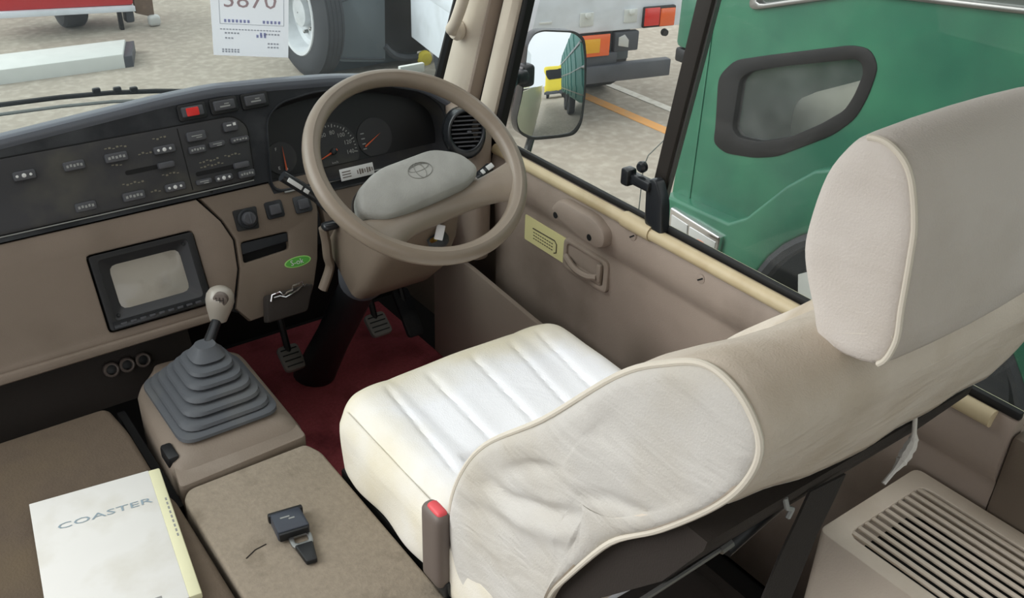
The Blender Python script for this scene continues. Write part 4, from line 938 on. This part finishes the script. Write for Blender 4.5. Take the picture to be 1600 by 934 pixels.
obj('orange_lens', B().box((-0.128, 0.054, 0.022), (0.105, 0.108, 0.012), 0.005, FTk), 'lampo', tl)
for k, (u0, u1) in enumerate(((-0.82, -0.515), (-1.16, -1.045))):
    rp_ = obj('reflector_plate', B().box(((u0+u1)/2, -0.085, 0.01), (u1-u0, 0.130, 0.012), 0.002, FTk), 'lampo', ta)
    obj('yellow_panel', B().box(((u0+u1)/2-0.01, -0.085, 0.0165), ((u1-u0)*0.62, 0.085, 0.003), 0.001, FTk), 'lampy' if k == 0 else 'lampo', rp_)
lbx = obj('plate_lamp', B().box((-0.39, -0.080, -0.02), (0.17, 0.120, 0.05), 0.01, FTk), 'bar', ta)
obj('lamp_lens', B().prism([(-0.45, -0.10), (-0.38, -0.115), (-0.38, -0.07), (-0.41, -0.035), (-0.45, -0.05)], 0.004, 0.012, FTk, 0.003), 'lampc', lbx)
obj('underrun_bar', B().box((-0.66, -0.262, 0.0), (1.18, 0.105, 0.06), 0.006, FTk), 'bar', ta)
obj('bar_bracket', B().box((-0.56, -0.175, -0.02), (0.22, 0.075, 0.05), 0.005, FTk).box((-1.1, -0.175, -0.02), (0.12, 0.075, 0.05), 0.005, FTk), 'bar', ta)
obj('chassis', B().box((-0.675, -0.14, -0.7), (0.8, 0.20, 1.1), 0.01, FTk), 'mud', ta)
obj('tow_hook', B().lathe([(0.020, 0), (0.024, 0.01), (0.020, 0.03)], shift(FTk, -0.125, -0.045, -0.01), 12), 'black', ta)
for u in (-1.18, -0.18):
    wv = (fp(FTk, u-0.09, -0.28, -0.75), FTk[3], FTk[2], FTk[1])
    ty = obj('wheel', B().lathe([(0.20, 0.0), (0.29, 0.0), (0.315, 0.02), (0.315, 0.16), (0.29, 0.18), (0.20, 0.18)], wv, 28, cap=False), 'tyre', ta)
    obj('wheel_disc', B().lathe([(0.205, 0.01), (0.205, 0.06), (0.06, 0.08), (0.01, 0.08)], wv, 24), 'wheelrim', ty)

# ================================================================== dark wheel and arch of the lorry ahead
tc_ = thing('white_lorry', (3.3, 6.2, -0.6), 'white lorry ahead with silver wheel, black mud flap and dark wheel arch', 'lorry')
FB2 = (Vector((2.77, 6.2, -0.165)), Vector((0, 1, 0)), Vector((0, 0, 1)), Vector((1, 0, 0)))
wl_ = obj('wheel', B().lathe([(0.285, 0.0), (0.36, -0.012), (0.41, 0.01), (0.435, 0.03), (0.435, 0.14), (0.41, 0.165), (0.36, 0.175), (0.28, 0.165)], FB2, 40, cap=False), 'tyre', tc_)
obj('wheel_rim', B().lathe([(0.29, 0.0), (0.285, -0.008), (0.262, -0.005), (0.250, 0.03), (0.235, 0.09), (0.20, 0.10), (0.17, 0.085), (0.10, 0.085), (0.095, 0.03), (0.06, 0.02), (0.005, 0.02)], FB2, 40, cap=False), 'wheelrim', wl_)
for k in range(8):
    a = 2*math.pi*k/8; obj('wheel_nut', B().lathe([(0.014, 0), (0.012, -0.03), (0.004, -0.035)], shift(FB2, 0.135*math.cos(a), 0.135*math.sin(a), 0.086), 8), 'steel', wl_)
for k in range(4): obj('tread_groove', B().lathe([(0.4362, 0.04+k*0.03), (0.4362, 0.044+k*0.03)], FB2, 40, cap=False), 'black', wl_)
FY = (Vector((0, 6.0, 0)), Vector((1, 0, 0)), Vector((0, 0, 1)), Vector((0, -1, 0)))
obj('mud_flap', B().prism(rnd([(2.975, -0.48), (3.34, -0.535), (3.36, 0.1), (2.975, 0.1)], 0.03), 0.0, 0.012, FY, 0.004), 'mud', tc_)
obj('flap_rim', B().tube([fp(FY, 2.985, -0.05, 0.016), fp(FY, 2.983, -0.455, 0.016), fp(FY, 3.33, -0.51, 0.016)], 0.006, 6).tube([fp(FY, 2.955, -0.09, 0.016), fp(FY, 3.1, -0.055, 0.016), fp(FY, 3.33, -0.06, 0.016)], 0.005, 6), 'bar', tc_)
obj('arch_liner', B().prism(smooth_closed([(3.30, 0.10), (3.56, 0.02), (3.60, -0.15), (3.64, -0.30), (3.705, -0.475), (3.62, -0.500), (3.50, -0.490), (3.40, -0.455), (3.30, -0.40)], 3), -0.15, 0.004, FY), 'black', tc_)
obj('inner_arch', B().prism([(2.93, -0.60), (3.45, -0.65), (3.70, -0.62), (3.72, -0.50), (3.40, -0.42), (3.35, 0.1), (2.93, 0.1)], -0.30, -0.16, FY), 'mud', tc_)
obj('fender_edge', B().tube(smooth_open([fp(FY, 3.40, 0.01, 0.01), fp(FY, 3.56, -0.02, 0.01), fp(FY, 3.60, -0.15, 0.01), fp(FY, 3.64, -0.30, 0.01), fp(FY, 3.70, -0.46, 0.01), fp(FY, 3.76, -0.49, 0.01)], 4), 0.016, 8), 'truckw', tc_)
obj('arch_skirt', B().tube(smooth_open([fp(FY, 3.34, -0.42, 0.0), fp(FY, 3.42, -0.50, 0.0), fp(FY, 3.52, -0.535, 0.0), fp(FY, 3.64, -0.54, 0.0), fp(FY, 3.70, -0.50, 0.0)], 4), 0.025, 8), 'bar', tc_)
bp_ = obj('body_panel', B().prism([(3.735, -0.49), (4.15, -0.535), (4.15, 0.25), (3.735, 0.25)], -0.2, 0.03, FY, 0.01), 'truckw', tc_)
obj('panel_step', B().box((3.80, -0.25, 0.034), (0.012, 0.40, 0.008), 0.002, FY).box((3.9, -0.20, 0.034), (0.10, 0.012, 0.008), 0.002, FY), 'white_p', bp_)
obj('upper_body', B().prism([(2.55, 0.12), (3.75, 0.03), (3.75, 0.3), (2.55, 0.3)], -0.5, -0.02, FY, 0.02), 'truckw', tc_)
obj('corner_cover', B().prism([(3.60, 0.05), (3.735, 0.05), (3.735, -0.44), (3.70, -0.42), (3.645, -0.28)], -0.1, 0.0, FY, 0.004), 'truckw', tc_)
obj('hinge_hole', B().lathe([(0.030, 0), (0.030, 0.006)], shift(FY, 3.655, -0.24, 0.001), 14), 'bar', tc_)
obj('side_lamp', B().rbox((3.695, -0.335, 0.015), (0.018, 0.045, 0.012), 0.01, (6, 6, 4), F=FY), 'rust', tc_)
obj('yellow_cap', B().lathe([(0.055, 0), (0.06, 0.02), (0.045, 0.05), (0.01, 0.06)], shift(FY, 3.665, -0.555, 0.0), 16), 'yellow', tc_)
obj('hose', B().tube([fp(FY, 3.70+0.10*math.cos(a), -0.60+0.085*math.sin(a), 0.02) for a in [R(40-k*20) for k in range(12)]], 0.014, 8), 'steel', tc_)

# ================================================================== red vehicle end and kerb block far left
rv = thing('red_vehicle', (2.0, 8.05, -0.6), 'rear corner of a red vehicle with white bumper at the top left', 'vehicle')
FR8 = (Vector((0, 8.0, 0)), Vector((1, 0, 0)), Vector((0, 0, 1)), Vector((0, -1, 0)))
obj('red_panel', B().prism(rnd([(1.2, -0.36), (2.215, -0.425), (2.22, 0.4), (1.2, 0.4)], 0.03), -0.5, 0, FR8, 0.02), 'redv', rv)
obj('bumper', B().prism([(1.2, -0.40), (2.21, -0.465), (2.21, -0.425), (1.2, -0.355)], -0.2, 0.04, FR8, 0.008), 'truckw', rv)
obj('leg', B().box((2.09, -0.53, 0), (0.03, 0.14, 0.05), 0.005, FR8), 'black', rv); obj('exhaust', B().box((2.17, -0.50, -0.05), (0.07, 0.12, 0.1), 0.02, FR8), 'bar', rv)
obj('mud_guard', B().prism([(2.22, -0.49), (2.36, -0.54), (2.38, 0.3), (2.22, 0.3)], -0.05, 0.0, FR8, 0.005), 'rust', rv)
obj('fog_lamp', B().rbox((2.345, -0.555, 0.02), (0.05, 0.045, 0.035), 0.03, (8, 8, 6), F=FR8), 'lampc', rv)
obj('wheel', B().lathe([(0.16, 0.0), (0.26, 0.0), (0.28, 0.02), (0.28, 0.16), (0.26, 0.18), (0.16, 0.18)], (Vector((1.7, 8.3, -0.32)), Vector((0, 1, 0)), Vector((0, 0, 1)), Vector((1, 0, 0))), 24, cap=False), 'tyre', rv)
ks = thing('kerb_block', (1.75, 7.2, -0.6), 'pale kerb block with a grey end on the asphalt at the left', 'kerb')
obj('block', B().prism([(0.9, 7.02), (1.80, 6.98), (1.93, 7.35), (0.95, 7.40)], -0.6, -0.50, WORLD, 0.012), 'concrete', ks)
obj('end_face', B().prism([(1.80, 6.98), (1.86, 6.98), (1.99, 7.35), (1.93, 7.35)], -0.6, -0.52, WORLD, 0.004), 'bar', ks)

# ================================================================== green truck alongside
X0 = 2.4
FG = (Vector((X0, 0, 0)), Vector((0, -1, 0)), Vector((0, 0, 1)), Vector((-1, 0, 0)))
tg_ = thing('green_truck', (3.3, 1.4, -0.6), 'green truck cab parked alongside with a black edged lower door window', 'truck')
lw = rnd([(-2.052, 0.389), (-2.07, 0.56), (-2.014, 0.627), (-1.891, 0.673), (-1.607, 0.773), (-1.548, 0.777), (-1.512, 0.737), (-1.522, 0.652), (-1.547, 0.577), (-1.609, 0.508), (-1.789, 0.38), (-1.875, 0.346), (-1.996, 0.321), (-2.052, 0.339)], 0.03, 3)
lwi = rnd([(-1.985, 0.41), (-1.985, 0.575), (-1.95, 0.609), (-1.813, 0.663), (-1.588, 0.741), (-1.562, 0.739), (-1.548, 0.71), (-1.563, 0.64), (-1.584, 0.591), (-1.651, 0.530), (-1.756, 0.452), (-1.864, 0.402), (-1.956, 0.388)], 0.02, 3)
uw = rnd([(-1.985, 0.80), (-1.60, 0.925), (-0.95, 0.99), (-0.95, 1.62), (-1.75, 1.62)], 0.05, 4)
arc = [(-(1.28+0.50*math.cos(R(a))), -0.17+0.47*math.sin(R(a))) for a in range(-12, 193, 8)]
side = [(-2.21, -0.20), (-2.20, 0.8), (-1.95, 1.75), (-0.75, 1.75), (-0.72, -0.26)]
side = [(-2.23, -0.22), (-2.185, 0.75), (-1.92, 1.75), (-0.72, 1.75), (-0.72, -0.25)]
obj('cab_side', B().prism(side + [(-0.80, -0.27)] + [(p[0], p[1]) for p in arc[::-1]] [::1] if False else [(-2.23, -0.22), (-1.775, -0.265)] + [(-(1.28+0.50*math.cos(R(a))), -0.17+0.47*math.sin(R(a))) for a in range(-10, 191, 10)] + [(-0.72, -0.25), (-0.72, 1.75), (-1.92, 1.75), (-2.185, 0.75)], -0.04, 0.0, FG, 0.0, holes=[lw, uw]), 'truckg', tg_)
wf = obj('door_window_frame', B().prism([(p[0]*1.0+(p[0]+1.79)*0.02, p[1]+(p[1]-0.53)*0.02) for p in lw], -0.03, 0.004, FG, 0.003, holes=[lwi]), 'gasket', tg_, label='black edged lower door window')
obj('window_pane', B().prism(lwi, -0.02, -0.016, FG), 'glass_t', wf)
uf = obj('upper_window_trim', B().prism([(p[0]+(p[0]+1.5)*0.03, p[1]+(p[1]-1.2)*0.03) for p in uw], -0.02, 0.012, FG, 0.005, holes=[[(p[0]-(p[0]+1.5)*0.02, p[1]-(p[1]-1.2)*0.03) for p in uw]]), 'steel', tg_, label='silver window trim')
obj('window_pane', B().prism(uw, -0.02, -0.016, FG), 'glass_t', uf)
fl = [(-2.235, -0.22), (-2.205, 0.100), (-1.90, 0.112), (-1.83, 0.16), (-1.70, 0.32), (-1.61, 0.405), (-1.50, 0.455), (-1.36, 0.475), (-1.15, 0.46), (-0.98, 0.40), (-0.85, 0.28), (-0.72, 0.10), (-0.72, -0.25)] + [(-(1.28+0.50*math.cos(R(a))), -0.17+0.47*math.sin(R(a))) for a in range(190, -11, -10)] + [(-1.775, -0.265)]
obj('wheel_arch_flare', B().prism(fl, 0.0, 0.055, FG, 0.036, seg=4), 'truckg', tg_)
obj('arch_lip', B().tube([fp(FG, -(1.28+0.485*math.cos(R(a))), -0.17+0.455*math.sin(R(a)), 0.03) for a in range(-10, 191, 8)], 0.028, 8), 'tyre', tg_)
obj('cab_body', B().box((3.3, 1.42, 0.30), (1.72, 1.42, 0.70), 0.05).box((3.3, 1.42, 1.72), (1.74, 1.3, 0.1), 0.03).box((3.35, 0.78, 1.2), (1.7, 0.1, 1.1), 0.02) if False else B().box((3.32, 1.42, 1.73), (1.76, 1.15, 0.06), 0.02).box((3.30, 0.76, 0.75), (1.72, 0.06, 1.95), 0.01).box((3.32, 2.19, 0.27), (1.74, 0.06, 1.0), 0.02).box((4.18, 1.45, 0.25), (0.04, 1.4, 1.0), 0.01).box((3.3, 1.55, 0.18), (1.7, 1.2, 0.04)), 'truckg', tg_)
obj('front_panel_edge', B().box((2.46, 2.255, 0.70), (0.09, 0.10, 0.20), 0.02), 'truckg', tg_); obj('front_step', B().box((2.46, 2.26, 0.575), (0.08, 0.09, 0.05), 0.01), 'black', tg_)
obj('inner_seat', B().rbox((3.0, 1.60, 0.55), (0.26, 0.12, 0.42), 0.1, (8, 8, 8)).rbox((3.0, 1.80, 0.36), (0.26, 0.25, 0.10), 0.08, (8, 8, 8)), 'innerseat', tg_)
obj('inner_cushion', B().rbox((2.75, 1.58, 0.44), (0.16, 0.14, 0.10), 0.08, (8, 8, 8)), 'redseat', tg_)
lm = obj('marker_lamp', B().prism(rnd([(-2.150, 0.078), (-1.905, 0.060), (-1.910, -0.037), (-2.145, -0.028)], 0.008, 2), 0.03, 0.075, FG, 0.006), 'chrome', tg_)
obj('clear_lens', B().prism([(-2.135, 0.054), (-2.055, 0.046), (-2.050, -0.022), (-2.130, -0.019)], 0.073, 0.079, FG, 0.002), 'lampc', lm)
obj('indicator_lens', B().prism([(-2.045, 0.044), (-1.920, 0.037), (-1.922, -0.028), (-2.040, -0.022)], 0.073, 0.079, FG, 0.002), 'lampc', lm)
obj('bulb', B().box((-1.985, 0.004, 0.080), (0.03, 0.024, 0.002), 0, FG), 'lampo', lm)
FGw = (Vector((2.48, 1.28, -0.17)), Vector((0, 1, 0)), Vector((0, 0, 1)), Vector((1, 0, 0)))
wg = obj('wheel', B().lathe([(0.27, 0.0), (0.38, -0.01), (0.43, 0.03), (0.43, 0.22), (0.38, 0.25), (0.27, 0.25)], FGw, 36, cap=False), 'tyre', tg_)
obj('wheel_rim', B().lathe([(0.272, 0.0), (0.25, 0.01), (0.235, 0.07), (0.17, 0.08), (0.12, 0.02), (0.005, 0.01)], FGw, 32, cap=False), 'wheelrim', wg)
obj('wheel_well', B().box((2.62, 1.28, 0.345), (0.40, 1.10, 0.03)).box((2.80, 1.28, -0.05), (0.04, 1.10, 0.80)).box((2.62, 1.82, 0.0), (0.36, 0.03, 0.70)), 'mud', tg_)
obj('load_flap', B().prism([(-1.62, 0.03), (-1.54, 0.09), (-1.52, -0.02), (-1.60, -0.06)], 0.0, 0.01, FG), 'concrete', tg_)
obj('door_line', B().box((-1.95, 0.62, 0.001), (0.04, 0.005, 0.002), 0, FG).box((-2.13, 0.3, 0.002), (0.006, 0.95, 0.003), 0.001, FG), 'truckg', tg_)
cg = thing('cargo_body', (3.4, -3.0, -0.6), 'long teal stake sided cargo body behind the green cab', 'truck body')
obj('side_panel', B().box((2.48, -2.6, 1.0), (0.05, 6.4, 1.7), 0.01).box((3.4, -2.6, 0.12), (1.8, 6.4, 0.08), 0.01).box((4.3, -2.6, 1.0), (0.05, 6.4, 1.7), 0.01), 'truckg2', cg)
for k in range(9): obj('stake', B().box((2.445, -5.6+k*0.75, 1.0), (0.03, 0.06, 1.7), 0.005), 'truckg2', cg)
for z in (0.3, 0.85, 1.4): obj('rail', B().box((2.44, -2.6, z), (0.02, 6.4, 0.05), 0.004), 'steel', cg)
for y in (-3.6, -4.6): obj('wheel', B().lathe([(0.05, 0.03), (0.25, 0.05), (0.27, 0.0), (0.40, 0.0), (0.43, 0.03), (0.43, 0.22), (0.38, 0.25), (0.27, 0.25)], (Vector((2.5, y, -0.17)), Vector((0, 1, 0)), Vector((0, 0, 1)), Vector((1, 0, 0))), 28, cap=False), 'tyre', cg)
# yellow truck far behind, seen in the mirror
yt = thing('yellow_truck', (2.5, -10.0, -0.6), 'yellow truck parked far behind, seen only in the side mirror', 'truck')
obj('cab', B().rbox((2.4, -10.0, 0.75), (0.9, 0.8, 0.95), 0.15, (8, 8, 8)), 'yellow', yt)
obj('windscreen', B().prism(rnd(rect(1.65, 0.8, 3.15, 1.45), 0.08), 0, 0.02, (Vector((0, -9.2, 0)), Vector((1, 0, 0)), Vector((0, 0, 1)), Vector((0, 1, 0)))), 'satin', yt)
obj('bumper', B().box((2.4, -9.15, -0.15), (1.8, 0.12, 0.22), 0.03), 'bar', yt)
for x in (1.65, 2.95): obj('wheel', B().lathe([(0.10, 0.0), (0.38, 0.0), (0.42, 0.03), (0.42, 0.2), (0.38, 0.24), (0.1, 0.24)], (Vector((x, -10.0, -0.18)), Vector((0, 1, 0)), Vector((0, 0, 1)), Vector((1, 0, 0))), 24, cap=False), 'tyre', yt)
# outer skin of the bus, seen in the mirror
obj('wall_outside', B().box((1.345, -2.6, 0.16), (0.02, 8.8, 0.95), 0.005), 'cream', kind='structure')
